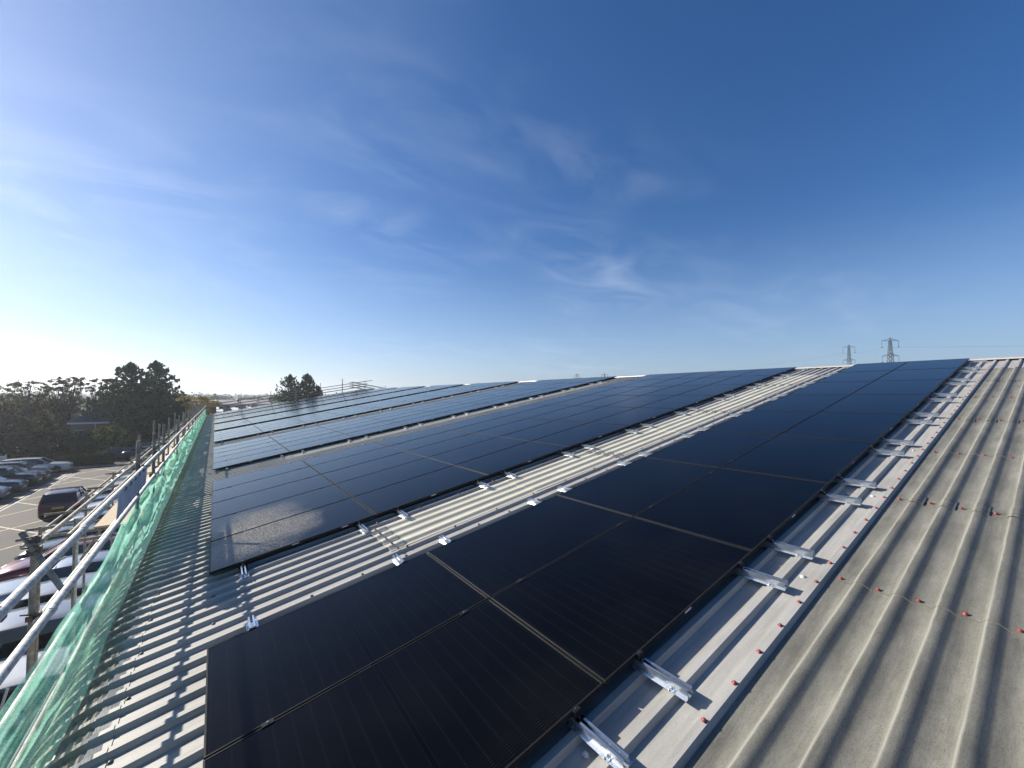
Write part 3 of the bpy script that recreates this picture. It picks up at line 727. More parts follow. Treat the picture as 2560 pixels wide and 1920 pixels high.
# ------------------------------------------------------------------ debris netting
def netgrid(ya,yb,step):
    ys=[]; y=ya
    while y<yb: ys.append(y); y+=step*(1+max(0,(y-8))*.03)
    ys.append(yb); return ys
def sm(a_,b_,x): t=max(0,min(1,(x-a_)/(b_-a_))); return t*t*(3-2*t)
def net_obj():
    ys=netgrid(.2,55.5,.045); nt_=34; vs=[];fs=[];uvs=[]
    for y in ys:
        k=sm(4.6,5.3,y)
        tx,tz=-.885*(1-k)-.832*k, .16*(1-k)+.44*k
        if y>5.2: tz-= .10*max(0,math.sin(y*1.55+.6*math.sin(y*.7)))**3; 
        tz+=.012*math.sin(y*7)
        g=.55+.45*noise.noise(Vector((y*.55,3,1)))
        bx_=-.700-.02*sm(4,12,y)+.045*noise.noise(Vector((y*.9,7,2)))
        amp=.036+.034*sm(3.5,6.5,y)
        for j in range(nt_+1):
            t=j/nt_
            # outline of the sagging curtain
            x=tx*(1-t)+bx_*t; 
            du=max(0.,UE-bx_/CA); 
            u_=bx_/CA-.05; su=min(.99,max(0,(UE-u_)/(RC+.032))); wz=PANW-RC+(RC+.032)*math.sqrt(1-su*su); bz=rw(u_,0,wz).z+.018
            z=tz*(1-t)+bz*t
            bow=math.sin(math.pi*min(1,t*1.05))
            x-= (.05+.01*k)*bow*g; z-=.05*bow*(1-k)-.05*bow*k*g
            # folds: pleats running lengthways that wander, gathered further on
            f =math.sin(t*15+y*.6+2.2*noise.noise(Vector((y*.7,t*1.5,0))))
            f2=noise.noise(Vector((y*1.3,t*6.,5)))
            f3=noise.noise(Vector((y*6.5,t*10.,9)))*1.2+.8*math.sin(t*44+3*noise.noise(Vector((y*.8,t*2,7))))*(1-sm(4.5,6.5,y))
            f4=math.sin(y*5.5+t*9+4*noise.noise(Vector((y*.9,t*2,4))))*sm(4.8,6.5,y)
            ed=min(1,8*t)*min(1,6*(1-t)+.15)
            dd=(f*amp*.75+f2*amp*1.1+f3*.012+f4*.018)*ed
            x+=dd*.55; z+=dd*.75
            vs.append((x,y+.03*f2,z)); uvs.append((min(1,y/14),t))
    n=nt_+1
    for i in range(len(ys)-1):
        for j in range(nt_): fs.append((i*n+j,(i+1)*n+j,(i+1)*n+j+1,i*n+j+1))
    b=MB(); b.add(vs,fs,0,True); o=b.build('debris_net',M['net'])
    uvl=o.data.uv_layers.new(name='UVMap')
    for lp in o.data.loops: uvl.data[lp.index].uv=uvs[lp.vertex_index]
    return o
net=net_obj(); tag(net,'crumpled green debris netting draped from the guard rail over the curved eave','netting')

# ------------------------------------------------------------------ scaffold at the far gable
gs=empty('scaffold',(8,56.5,G)); tag(gs,'thin scaffold guard rails standing above the far gable end and over the ridge','scaffold')
def roofz(X): return X*math.tan(A)-.1 if X<XR else ZR-(X-XR)*math.tan(A)
AX=16.3
for Yo,mt in((56.35,'coupler'),(57.6,'coupler')):
    for dz in(1.12,.78,.45):
        q=MB(); X0=-1.4 if Yo<57 else .5
        z0=roofz(X0)+dz
        q.tube((X0,Yo,z0),(AX+(1.6 if dz>1 else .9),Yo,roofz(AX)+dz+((1.6 if dz>1 else .9)*math.tan(A))),.034,0,6)
        part(q.build('guard_rail',M[mt]),gs)
        q=MB(); q.tube((AX-1.2,Yo,roofz(AX)+dz+.02),(AX+13,Yo,roofz(AX)+dz-13.5*math.tan(A)),.034,0,6); part(q.build('guard_rail',M[mt]),gs)
for X,Yo,t in((2.3,56.4,1.85),(2.55,57.6,1.9),(5.55,56.4,1.65),(8.3,56.4,1.9),(8.55,57.6,1.3),(11.17,56.4,1.75),(13.9,56.4,1.75),(14.15,57.6,1.9),(16.87,56.4,1.45),(19.75,56.4,1.3),(22.7,56.4,1.2)):
    q=MB(); q.tube((X,Yo,G),(X,Yo,roofz(X)+t),.034,0,6); part(q.build('standard',M['coupler']),gs)

# ------------------------------------------------------------------ trees
def leafcloud(b,clumps,n,size,mi=0,flat=.5,rng=random):
    """clumps: (centre, radii). Small leaf quads scattered through each clump's volume"""
    vs=[];fs=[]
    for c,rad in clumps:
        c=Vector(c)
        for _ in range(n):
            while True:
                p=Vector((rng.uniform(-1,1),rng.uniform(-1,1),rng.uniform(-1,1)))
                if p.length<=1: break
            p*=(.55+.45*rng.random())
            p=Vector((p.x*rad[0],p.y*rad[1],p.z*rad[2]))+c
            s=size*rng.uniform(.5,1.3)
            a_=Vector((rng.gauss(0,1),rng.gauss(0,1),rng.gauss(0,1)*flat)).normalized(); d=a_.orthogonal().normalized(); d=(d*math.cos(rng.random()*6.28)+a_.cross(d)*math.sin(rng.random()*6.28))
            o=len(vs); vs+= [p-a_*s*.5-d*s*.16,p+a_*s*.1-d*s*.34,p+a_*s*.6,p+a_*s*.05+d*s*.34]; fs.append((o,o+1,o+2,o+3))
    b.add(vs,fs,mi)
def broad(name,loc,h,rad,mat,label,cat='tree',dens=1.,trunkh=.25,leaf=.28,squash=1.,clump=.32,nclump=34,group=None,seed=0,shape='round'):
    rng=random.Random(seed+int(abs(loc[0])*31+loc[1]*7))
    root=empty(name,(loc[0],loc[1],G))
    q=MB(); top=h*.8
    pts=[Vector((0,0,0))]
    for i in range(1,6): pts.append(Vector((rng.uniform(-.12,.12)*i*.4,rng.uniform(-.12,.12)*i*.4,top*i/5)))
    tr=max(.06,h*.022)
    q.path(pts,[tr*(1-.17*i) for i in range(6)],0,8)
    clumps=[]
    for i in range(nclump):
        th=rng.random()*6.283; 
        t=rng.random()
        zz=h*(trunkh+(1-trunkh)*(t**.8)*.93)
        if shape=='round': prof=math.sqrt(max(.05,1-((zz/h-trunkh)/(1-trunkh)*2-.95)**2*.9))
        elif shape=='cone': prof=max(.12,1.05-(zz/h-trunkh)/(1-trunkh))
        else: prof=.6+.4*rng.random()
        rr=rad*prof*math.sqrt(rng.uniform(.15,1))
        c=Vector((rr*math.cos(th),rr*math.sin(th)*squash,zz)); cr=rad*clump*rng.uniform(.55,1.25)
        clumps.append((c,(cr,cr,cr*.72)))
        if i%2==0:
            st=pts[min(4,1+int(4*(zz/h)*.8))]; q.tube(st,c*.96+Vector((0,0,-cr*.2)),tr*.34,0,5,tr*.08,caps=False)
    q.build('trunk',M['bark'],root)
    q=MB(); leafcloud(q,clumps,int(150*dens*(1 if dens>.6 else .62)),leaf*(1 if dens>.6 else .85),rng=rng); q.build('crown',mat,root)
    return tag(root,label,cat,group)
def pine(name,loc,h,rad,label,seed=1,dens=1.,mat=None,base=.10,lean=0,group=None,cut=1.0):
    rng=random.Random(seed); root=empty(name,(loc[0],loc[1],G)); q=MB(); f=MB()
    q.path([Vector((lean*i/6,0,h*.97*i/6)) for i in range(7)],[h*.022*(1-.14*i) for i in range(7)],0,8)
    tufts=[]
    nl=34
    for i in range(nl):
        t=i/(nl-1); z=h*(base+(.97-base)*t)
        R_=rad*(1-t)**.80*(.74+.42*rng.random())+.15
        nb=int(12-6*t)
        for j in range(nb):
            th=rng.random()*6.283; L_=R_*rng.uniform(.6,1.12); up=.10+.45*t
            st=Vector((lean*t,0,z)); en=st+Vector((math.cos(th)*L_,math.sin(th)*L_,L_*up*rng.uniform(.3,1.5)))
            q.tube(st,en,.05*(1-t)+.02,0,4,.012,caps=False)
            m=max(2,int(L_/.42))
            for k in range(m):
                s=(k+1.0)/m
                if s<.25: continue
                p=st.lerp(en,s)+Vector((rng.uniform(-.22,.22),rng.uniform(-.22,.22),rng.uniform(-.05,.18)))
                tufts.append((p,(.24,.24,.14+.12*rng.random())))
            tufts.append((en+Vector((0,0,.24)),(.11,.11,.36)))
    tufts.append((Vector((lean,0,h)),(.14,.14,.45)))
    q.build('trunk',M['bark'],root)
    leafcloud(f,tufts,int(12*dens),.26,flat=1.6,rng=rng); f.build('crown',mat or M['pine'],root)
    return tag(root,label,'pine tree',group)
pine('pine_tree',(-9.1,72),11.6,5.4,'tall dark pine left of the pair behind the car park, two blunt tops',3,1.5,base=.08)
pine('pine_tree',(-6.9,75.5),12.2,5.6,'big dense dark pine right of the pair beside the scaffold line',5,1.7,base=.05)
pine('pine_tree',(-4.6,79),6.0,2.3,'small low dark pine at the foot of the big one beside the scaffold',6,1.0,base=.05)
pine('pine_tree',(12.1,90),11.5,4.6,'distant open pine with ragged top, left of the two beyond the roof',8,.7,base=.25)
pine('pine_tree',(15.2,90.5),11.8,4.4,'distant denser pine, right of the two beyond the roof',9,1.25,base=.22)
pine('pine_tree',(17.4,91),9.3,1.9,'short slim pine at the right shoulder of the distant two',12,1.1,base=.2)
T=[('copper_tree',(-20.3,62),8.9,2.8,M['purple'],'reddish brown tree crown at the extreme left edge',1.3,.2,.26,'round'),
('evergreen_tree',(-18.6,63),7.6,3.0,M['dark'],'very dark evergreen filling the left edge behind the white board',1.6,.02,.28,'cone'),
('evergreen_tree',(-16.2,63.5),6.6,2.6,M['dark'],'dark evergreen right of the darkest one, behind the parked estate',1.6,.02,.28,'round'),
('copper_tree',(-17.2,68),7.0,2.4,M['purple'],'purplish brown tree behind the dark evergreens',1.1,.15,.26,'round'),
('birch_tree',(-21.0,76),9.6,2.6,M['birch'],'sparse thin birch showing sky, leftmost of the sparse trees',0.35200000000000004,.25,.24,'round'),
('birch_tree',(-19.0,76),9.6,2.3,M['birch'],'sparse birch beside the reddish brown crown with bare twigs',0.33,.25,.24,'round'),
('birch_tree',(-16.8,77),9.9,2.3,M['birch'],'sparse spreading birch left of the dark slate roof',0.44000000000000006,.25,.24,'round'),
('birch_tree',(-15.4,76),10.4,2.2,M['birch'],'taller sparse birch above the olive shrubs left of the slate roof',0.528,.25,.24,'round'),
('birch_tree',(-13.2,79),10.2,1.7,M['birch'],'sparse upright birch left of the big pines, above the slate roof',0.48400000000000004,.25,.24,'round'),
('birch_tree',(-11.9,80),10.3,1.5,M['birch'],'slender birch touching the left flank of the big pines',0.528,.25,.24,'round'),
('olive_tree',(-15.6,67),6.9,2.2,M['olive'],'yellowish olive bushy tree with a golden patch near its top',1.1,.05,.24,'round'),
('olive_tree',(-13.8,66),6.3,2.2,M['olive'],'brown green bushy tree left of the slate roofed house',1.1,.05,.24,'round'),
('olive_tree',(-12.4,65),4.6,2.0,M['olive'],'lower olive bush in front of the slate roofed house',1.1,.03,.22,'round'),
('laurel_bush',(-15.4,68.5),3.3,2.2,M['dark'],'dark laurel bush behind the white parked estate car',1.5,.0,.22,'round'),
('laurel_bush',(-12.9,68.5),3.1,2.2,M['dark'],'dark laurel bush behind the left part of the clipped hedge',1.5,.0,.22,'round'),
('laurel_bush',(-10.4,69.0),3.1,2.1,M['dark'],'dark laurel bush behind the right part of the clipped hedge',1.5,.0,.22,'round'),
('laurel_bush',(-7.8,70.5),3.2,2.2,M['dark'],'dark laurel bush behind the parked dark blue van',1.5,.0,.22,'round'),
('yellow_shrub',(-10.1,66.8),4.0,1.4,M['yellow'],'yellow green shrub at the foot of the dark pole',1.2,.1,.20,'round'),
('yellow_shrub',(-18.4,59.0),3.0,1.3,M['yellow'],'pale leafed shrub over the white board at the left edge',.8,.2,.20,'round'),
('laurel_bush',(-17.8,67.5),3.4,2.4,M['dark'],'dark laurel bush behind the silver parked hatchback',1.5,.0,.22,'round'),
('autumn_tree',(-3.6,94),7.7,4.0,M['autumn'],'wide golden autumn tree beyond the end of the scaffold',1.2,.2,.26,'round'),
('autumn_tree',(-1.0,99),6.6,3.0,M['autumn'],'smaller golden green tree touching the far roof corner',1.2,.2,.26,'round'),
('olive_tree',(-4.3,84),5.3,2.2,M['olive'],'low olive bush between the small dark pine and the golden tree',1.1,.03,.24,'round'),
]
for i,(nm,loc,h,rd,mt,lb,dn,th,lf,shp) in enumerate(T):
    k_=1.28 if (loc[1]<69 and h>4) else 1.0
    loc=(loc[0]*k_,(loc[1]+1.5)*k_-1.5); h=(h-7.26)*k_+7.26 if k_>1 else h; rd*=k_
    broad(nm,loc,h,rd,mt,lb,'bush' if 'bush' in nm or 'shrub' in nm else 'tree',dn,th,lf,seed=i*3+1,shape=shp,clump=.34 if dn>.6 else .17,nclump=38 if dn>.6 else 105)
# clipped hedge and low hedge pieces
def hedge(p,q,h,w,label):
    p=Vector((p[0],p[1],0));q=Vector((q[0],q[1],0));d=q-p; root=empty('hedge',(p.x,p.y,G)); f=MB(); vs=[];fs=[]; rng=random.Random(4)
    ang=math.atan2(d.y,d.x); rot=Matrix.Rotation(ang,3,'Z')
    k=MB(); k.box(rot@Vector((d.length/2,0,h*.47)),(d.length-.1,w-.14,h*.92),0,rot)
    core=k.build('hedge_core',M['hedge'],root)
    for _ in range(int(d.length*h*900)):
        a_=rng.random()*d.length; face=rng.random()
        if face<.4: l=Vector((a_,-w/2+rng.gauss(0,.03),rng.random()*h))
        elif face<.5: l=Vector((a_,w/2,rng.random()*h))
        elif face<.9: l=Vector((a_,rng.uniform(-w/2,w/2),h+rng.gauss(0,.04)))
        else: l=Vector((rng.choice((0,d.length)),rng.uniform(-w/2,w/2),rng.random()*h))
        pnt=rot@l; s=.09*rng.uniform(.6,1.4); a2=Vector((rng.gauss(0,1),rng.gauss(0,1),rng.gauss(0,1))).normalized(); b2=a2.orthogonal().normalized()
        o=len(vs); vs+=[pnt-a2*s,pnt-b2*s*.6,pnt+a2*s,pnt+b2*s*.6]; fs.append((o,o+1,o+2,o+3))
    f.add(vs,fs); f.build('hedge_leaves',M['hedge'],root)
    return tag(root,label,'hedge')
hedge((-13.0,59.1),(-8.7,59.4),1.1,1.0,'long clipped dark hedge along the far edge of the car park')
hedge((-6.6,59.2),(-3.2,59.2),.75,.8,'short low hedge in front of the parked dark van')
# far woods: nobody could count them
b=MB(); rng=random.Random(21); cl=[]
for i in range(560):
    ang=R(90)-R(-36)+0; az=rng.uniform(-24,58)  # degrees left of +Y
    D=rng.uniform(260,520); x=-math.sin(R(az))*D; y=math.cos(R(az))*D
    hh=rng.uniform(4.5,8.0)+D*.006+(2.2 if rng.random()<.12 else 0)+1.5*math.sin(az*.5)
    cl.append((Vector((x,y,G+hh*.5)),(rng.uniform(4,8),rng.uniform(4,8),hh*.5)))
leafcloud(b,cl,110,1.5,rng=rng)
o=b.build('distant_wood',M['far']); tag(o,'low line of distant woods along the horizon','wood',kind='stuff')
b=MB(); cl=[]
for i in range(300):
    az=rng.uniform(-24,58); D=rng.uniform(900,1500); x=-math.sin(R(az))*D; y=math.cos(R(az))*D
    hh=10+8*noise.noise(Vector((az*.2,0,3)))+rng.uniform(0,4); cl.append((Vector((x,y,G+hh*.5)),(30,30,hh*.55)))
leafcloud(b,cl,60,6,rng=rng)
o=b.build('distant_wood',M['far']); tag(o,'faint blue wooded rise on the horizon beyond the nearer woods','wood',kind='stuff')

# ------------------------------------------------------------------ houses and units beyond
h=empty('house',(-15.2,90,G)); tag(h,'house with a dark slate roof half hidden behind trees','house')
def hp(b_,n,m): o=b_.build(n,m); part(o,h); return o
b=MB(); b.box((-15.2,92,G+1.95),(7.0,8,3.9)); hp(b,'wall',M['brickw'])
b=MB(); 
x0,x1,ya,yb,z0,z1=-19.0,-11.4,87.4,96.6,-1.45,1.15
b.add([(x0,ya,z0),(x1,ya,z0),(x1,yb,z0),(x0,yb,z0),(-17.6,92,z1-.6),(-12.8,92,z1)],[(0,1,5,4),(1,2,5),(2,3,4,5),(3,0,4),(0,3,2,1)])
hp(b,'roof',M['slate'])
b=MB(); b.box((-15.2,87.36,z0-.08),(7.7,.05,.18)); hp(b,'fascia',M['whitewood'])
b=MB(); b.box((-14.6,87.3,-3.2),(.09,.09,3.4)); hp(b,'downpipe',M['whitewood'])
for xx in(-17.2,-13.0):
    b=MB(); b.box((xx,87.97,-3.0),(1.2,.06,1.1)); w=hp(b,'window',M['glasscar']); b=MB()
    for dz in(-.58,.58): b.box((xx,87.95,-3.0+dz),(1.34,.1,.07))
    for dx in(-.63,0,.63): b.box((xx+dx,87.95,-3.0),(.06,.1,1.1))
    o=b.build('window_frame',M['whitewood']); o.parent=w; o.matrix_parent_inverse=Matrix.Translation(-Vector(h.location)) ; o.matrix_parent_inverse=Matrix.Identity(4)
h.location=(-12.3,72.2,G); h.scale=(.55,.8,1.03)
g_=empty('garage',(-11.2,84,G)); tag(g_,'pale bluish rendered garage wall between the house and the pines','garage')
b=MB(); b.box((-11.0,84.5,G+1.5),(3.2,4,3.0)); part(b.build('wall',M['render']),g_)
b=MB(); b.add([(-12.8,82.3,-2.35),(-9.2,82.3,-2.35),(-9.2,86.7,-2.35),(-12.8,86.7,-2.35),(-12.4,84.5,-1.7),(-9.6,84.5,-1.7)],[(0,1,5,4),(1,2,5),(2,3,4,5),(3,0,4),(0,3,2,1)]); part(b.build('roof',M['slate']),g_)
b=MB(); b.box((-11.0,82.46,G+1.05),(2.3,.06,2.0)); part(b.build('garage_door',M['whitewood']),g_)

un=empty('industrial_unit',(6,80,G)); tag(un,'low pale roofed industrial unit with rows of dark rooflights just beyond the warehouse','industrial unit')
b=MB(); b.box((9.2,81,(G-.42)/2),(17.2,38,-G-.42)); part(b.build('wall',M['wall']),un)
b=MB()
xa=-4.0
for i in range(7):
    for k in range(15):
        xs=xa+i*3.1
        pass
# low double pitched sheet roof
b.add([(.2,61.6,-.36),(18,61.6,-.36),(18,80,.10),(.2,80,.10),(18,100.4,-.20),(.2,100.4,-.20)],[(0,1,2,3),(3,2,4,5)])
part(b.build('roof',M['roofwhite']),un)
rng=random.Random(5)
for i in range(8):
    for j in range(9):
        X=1.3+i*2.15+rng.uniform(-.3,.3); Y=64+j*3.9+rng.uniform(-.4,.4)
        z=-.36+(Y-61.6)*.025 if Y<80 else .10-(Y-80)*.0147
        b=MB(); b.box((0,0,.14),(.95,1.5,.30)); b.box((0,0,.31),(.85,1.35,.06))
        o=b.build('rooflight',M['darkglass']); o.location=(X,Y,z); part(o,un)
un2=empty('industrial_unit',(15,190,G)); tag(un2,'long brown grey sheet roofed unit stretching across behind the pale one','industrial unit')
b=MB(); b.box((18,200,G+2.2),(70,40,4.4)); part(b.build('wall',M['roofgrey']),un2)
b=MB()
for k in range(3):
    y0=180+k*14
    b.add([(-17,y0,-.9),(53,y0,-.9),(53,y0+7,.5),(-17,y0+7,.5),(53,y0+14,-.9),(-17,y0+14,-.9)],[(0,1,2,3),(3,2,4,5),(0,3,5),(1,4,2)])
part(b.build('roof',M['roofgrey']),un2)
for i in range(10):
    b=MB(); b.tube((-12+i*6.3,184.5,-.3),(-12+i*6.3,184.5,.5),.35,0,10); b.tube((-12+i*6.3,184.5,.5),(-12+i*6.3,184.5,.7),.5,0,10,.3); part(b.build('roof_vent',M['roofwhite']),un2)

# dark pole, white board
pl=empty('utility_pole',(-8.6,70,G)); tag(pl,'dark wooden pole in front of the big pines','pole')
b=MB(); b.tube((0,0,0),(0,0,7.9),.15,0,12,.11); b.build('pole_shaft',M['pole'],pl)
b=MB(); b.tube((0,0,7.9),(0,0,7.96),.12,0,12,.10); b.box((0,-.13,7.4),(.3,.06,.12)); b.build('pole_cap',M['pole'],pl)
sg=empty('notice_board',(-16.9,60.3,G)); tag(sg,'white slatted board on posts at the left edge of the car park','board')
b=MB()
for i in range(4): b.box((-.9,0,.42+.30*i),(2.6,.03,.27))
b.build('slat_panel',M['whitewood'],sg)
for x in(-2.2,-.9,.42):
    b=MB(); b.box((x,-.045,.78),(.10,.06,1.56)); b.build('post',M['whitewood'],sg)

# ------------------------------------------------------------------ pylons
def pylon(loc,H,arm,ang,label,r=.105):
    root=empty('pylon',(loc[0],loc[1],G),(0,0,ang)); b=MB()
    def wd(z): t=z/H; return (3.4*(1-t)**1.1+.42)*arm/7.2*.72
    lv=[0,H*.16,H*.30,H*.42,H*.52,H*.60,H*.67,H*.73,H*.78,H*.83,H*.87,H*.91,H*.95]
    def cs4(z): w=wd(z)*.8+.15; return [Vector((sx*w,sy*w,z)) for sx,sy in((-1,-1),(1,-1),(1,1),(-1,1))]
    for a_,c_ in zip(lv[:-1],lv[1:]):
        p=cs4(a_);q=cs4(c_)
        for i in range(4):
            b.tube(p[i],q[i],r*.8,0,4,caps=False); b.tube(p[i],q[(i+1)%4],r*.6,0,4,caps=False); b.tube(p[(i+1)%4],q[i],r*.6,0,4,caps=False); b.tube(q[i],q[(i+1)%4],r*.6,0,4,caps=False)
    t=cs4(lv[-1]); 
    for i in range(4): b.tube(t[i],(0,0,H),r*.8,0,4,caps=False)
    b.build('lattice_tower',M['pylon'],root)
    ends=[]
    for fz in(.955,.745,.54):
        z=H*fz; q=MB(); 
        for s in(-1,1):
            e=Vector((s*arm/2,0,z)); w=wd(z)*.5+.1
            for sy in(-1,1): q.tube((s*w*.3,sy*w,z),e,r*.9,0,4,caps=False); q.tube((s*w*.3,sy*w*.5,z+arm*.17),e,r*.8,0,4,caps=False)
            for k in(.35,.65): q.tube((s*arm/2*k,0,z),(s*arm/2*(k-.1),0,z+arm*.17*(1-k)),r*.5,0,4,caps=False)
        q.build('cross_arm',M['pylon'],root)
        for s in(-1,1):
            q=MB(); q.tube((s*arm/2,0,z),(s*arm/2,0,z-H*.085),r*.8,0,5); q.box((s*arm/2,0,z-H*.088),(r*6,r*6,r*3)); q.build('insulator',M['pylon'],root)
            ends.append(root.location+Matrix.Rotation(ang,3,'Z')@Vector((s*arm/2,0,z-H*.09)))
    tag(root,label,'pylon'); return ends
def at(dx,dy,D): return (dx*D,dy*D-1.5)
e1=pylon(at(.983,.190,300),39.3,7.6,R(-80+30),'nearest lattice pylon above the roof ridge, the taller on the right')
e2=pylon(at(.970,.246,375),44.5,7.4,R(-50),'lattice pylon just left of the tallest one above the ridge')
e3=pylon((at(.712,.708,740)),48.5,8.2,R(-40),'tiny distant pylon above the ridge, left of the two tiny ones',.34)
e4=pylon((at(.755,.659,745)),48.5,10.5,R(-40),'tiny distant pylon above the ridge, right of the two tiny ones',.34)
b=MB()
def wire(p,q,sag):
    pts=[]
    for i in range(17):
        t=i/16; v=p.lerp(q,t); v.z-=sag*4*t*(1-t); pts.append(v)
    for a_,c_ in zip(pts[:-1],pts[1:]): b.tube(a_,c_,.028,0,4,caps=False)
for a_,c_ in zip(e1,e2): wire(a_,c_,1.5)
off=Vector(e1[0])-Vector(e2[0])
for a_ in e1: wire(a_,a_+Vector((-20,-290,-6)),6)
for a_ in e2: wire(a_,a_+Vector((30,260,-3)),6)
o=b.build('power_line',M['pylon']); tag(o,'thin power wires strung between the pylons','power line')

# ------------------------------------------------------------------ cars
def car_parts(kind):
    """Car pointing +X, centred on the ground. Returns list of (name, MB, matkey, children)"""
    P=dict(
     hatch=dict(L=4.15,W=1.76,H=1.46,belt=.93,hood=.97,nose=.72,ws0=.24,rf0=.42,rf1=.90,rw1=.97,tail=.98),
     estate=dict(L=4.75,W=1.82,H=1.47,belt=.93,hood=.94,nose=.70,ws0=.27,rf0=.43,rf1=.90,rw1=.985,tail=.98),
     saloon=dict(L=4.65,W=1.82,H=1.43,belt=.93,hood=.93,nose=.70,ws0=.27,rf0=.44,rf1=.72,rw1=.87,tail=.95),
     suv=dict(L=4.5,W=1.86,H=1.66,belt=1.05,hood=1.07,nose=.82,ws0=.25,rf0=.40,rf1=.92,rw1=.985,tail=1.06),
     van=dict(L=4.9,W=1.90,H=1.95,belt=1.15,hood=1.15,nose=.9,ws0=.16,rf0=.32,rf1=.975,rw1=.995,tail=1.2))[kind]
    L_,W_,H_=P['L'],P['W'],P['H']; hw=W_/2
    X=lambda t: L_/2-t*L_            # t=0 nose, 1 tail
    # lower body stations: t, halfwidth factor, top z
    st=[(0,.70,P['nose']-.10,.30),(.008,.80,P['nose']-.02,.24),(.03,.90,P['nose']+.05,.20),(.08,.965,(P['nose']+P['hood'])/2+.03,.18),(.15,.99,P['hood']-.05,.18),(P['ws0'],1,P['hood'],.18),(.40,1,P['belt']+.01,.18),(.55,1,P['belt']+.02,.18),(.72,1,P['belt']+.03,.18),(.86,.985,P['belt']+.03,.18),(.94,.955,P['tail']-.01,.20),(.985,.90,P['tail']-.05,.24),(1,.82,P['tail']-.14,.30)]
    b=MB(); vs=[]; m=len(st)
    ring=[(-1,.0),(-1.0,.25),(-1.005,.62),(-.985,.86),(-.90,.965),(-.55,1.0),(0,1.015),(.55,1.0),(.90,.965),(.985,.86),(1.005,.62),(1.0,.25),(1,.0)]
    for (t,wf,zt,zb) in st:
        for (a_,h_) in ring:
            wx=a_*hw*wf*(1-.05*(1-min(1,h_*4)));  vs.append((X(t),wx,zb+(zt-zb)*h_))
    n=len(ring)
    fs=[(j*n+i,j*n+i+1,(j+1)*n+i+1,(j+1)*n+i) for j in range(m-1) for i in range(n-1)]
    fs+= [tuple(range(n))[::-1],tuple(range((m-1)*n,m*n))]
    fs+= [(j*n+n-1,j*n,(j+1)*n,(j+1)*n+n-1) for j in range(m-1)]
    b.add(vs,fs,0,True)
    # wheel arches
    wheelx=[X(.185),X(.80)]; wr=.325 if kind!='suv' else .35
    for wx in wheelx:
        for s in(-1,1):
            pr=[]; 
            for i in range(13):
                a_=math.pi*i/12; pr.append((wx+math.cos(a_)*(wr+.055),.33+math.sin(a_)*(wr+.045)))
            y=s*(hw*1.0+.003); vv=[(x,y,z) for x,z in pr]; vv+=[(x,s*(hw-.2),z) for x,z in pr]
            k=len(pr); b.add(vv,[tuple(range(k))]+[(i,i+1,k+i+1,k+i) for i in range(k-1)],1)
    body=('body',b,None)
    # greenhouse: glass band and roof
    zb=P['belt']-.02; zr=H_-.045
    gs_=[(P['ws0'],zb+.0,.90,.90),(P['rf0'],zr,.90,.74),((P['rf0']+P['rf1'])/2,zr+.035,.90,.75),(P['rf1'],zr+.0,.89,.73),(P['rw1'],zb+.02,.88,.86)]
    q=MB(); vs=[]
    for (t,zt,wb,wt) in gs_: vs+= [(X(t),-hw*wb,zb),(X(t),-hw*wt,zt),(X(t),hw*wt,zt),(X(t),hw*wb,zb)]
    # refine base so that the side glass reaches the belt at every station
    fs=[]
    for j in range(4):
        a0=4*j;b0=4*j+4; fs+=[(a0,a0+1,b0+1,b0),(a0+2,a0+3,b0+3,b0+2),(a0+1,a0+2,b0+2,b0+1)]
    q.add(vs,fs,0,False)
    win=('windows',q,'glasscar')
    r=MB(); vs=[]
    rs=[(P['rf0']-.012,zr-.03,.755),(P['rf0']+.02,zr+.012,.75),((P['rf0']+P['rf1'])/2,zr+.05,.755),(P['rf1']-.02,zr+.02,.74),(P['rf1']+.012,zr-.02,.72)]
    for (t,z,wt) in rs:
        for (a_,dz) in((-1,-.035),(-.9,0),(-.5,.012),(0,.016),(.5,.012),(.9,0),(1,-.035)): vs.append((X(t),a_*hw*wt,z+dz))
    r.add(vs,[(j*7+i,j*7+i+1,(j+1)*7+i+1,(j+1)*7+i) for j in range(4) for i in range(6)],0,True)
    # pillars
    for s in(-1,1):
        for (ta,za,wa,tb,zb_,wb_,rr) in ((P['ws0']+.01,zb+.02,.905,P['rf0'],zr,.745,.032),((P['rf0']+P['rf1'])/2-.02,zb,.905,(P['rf0']+P['rf1'])/2,zr+.03,.752,.028),(P['rw1']-.005,zb+.03,.875,P['rf1'],zr,.73,.045 if kind!='saloon' else .04)):
            r.tube((X(ta),s*hw*wa,za),(X(tb),s*hw*wb_,zb_),rr,0,6)
    roof=('roof_panel',r,None)
    out=[body,win,roof]
    return out,P,X,hw,wheelx,wr
carproto={}
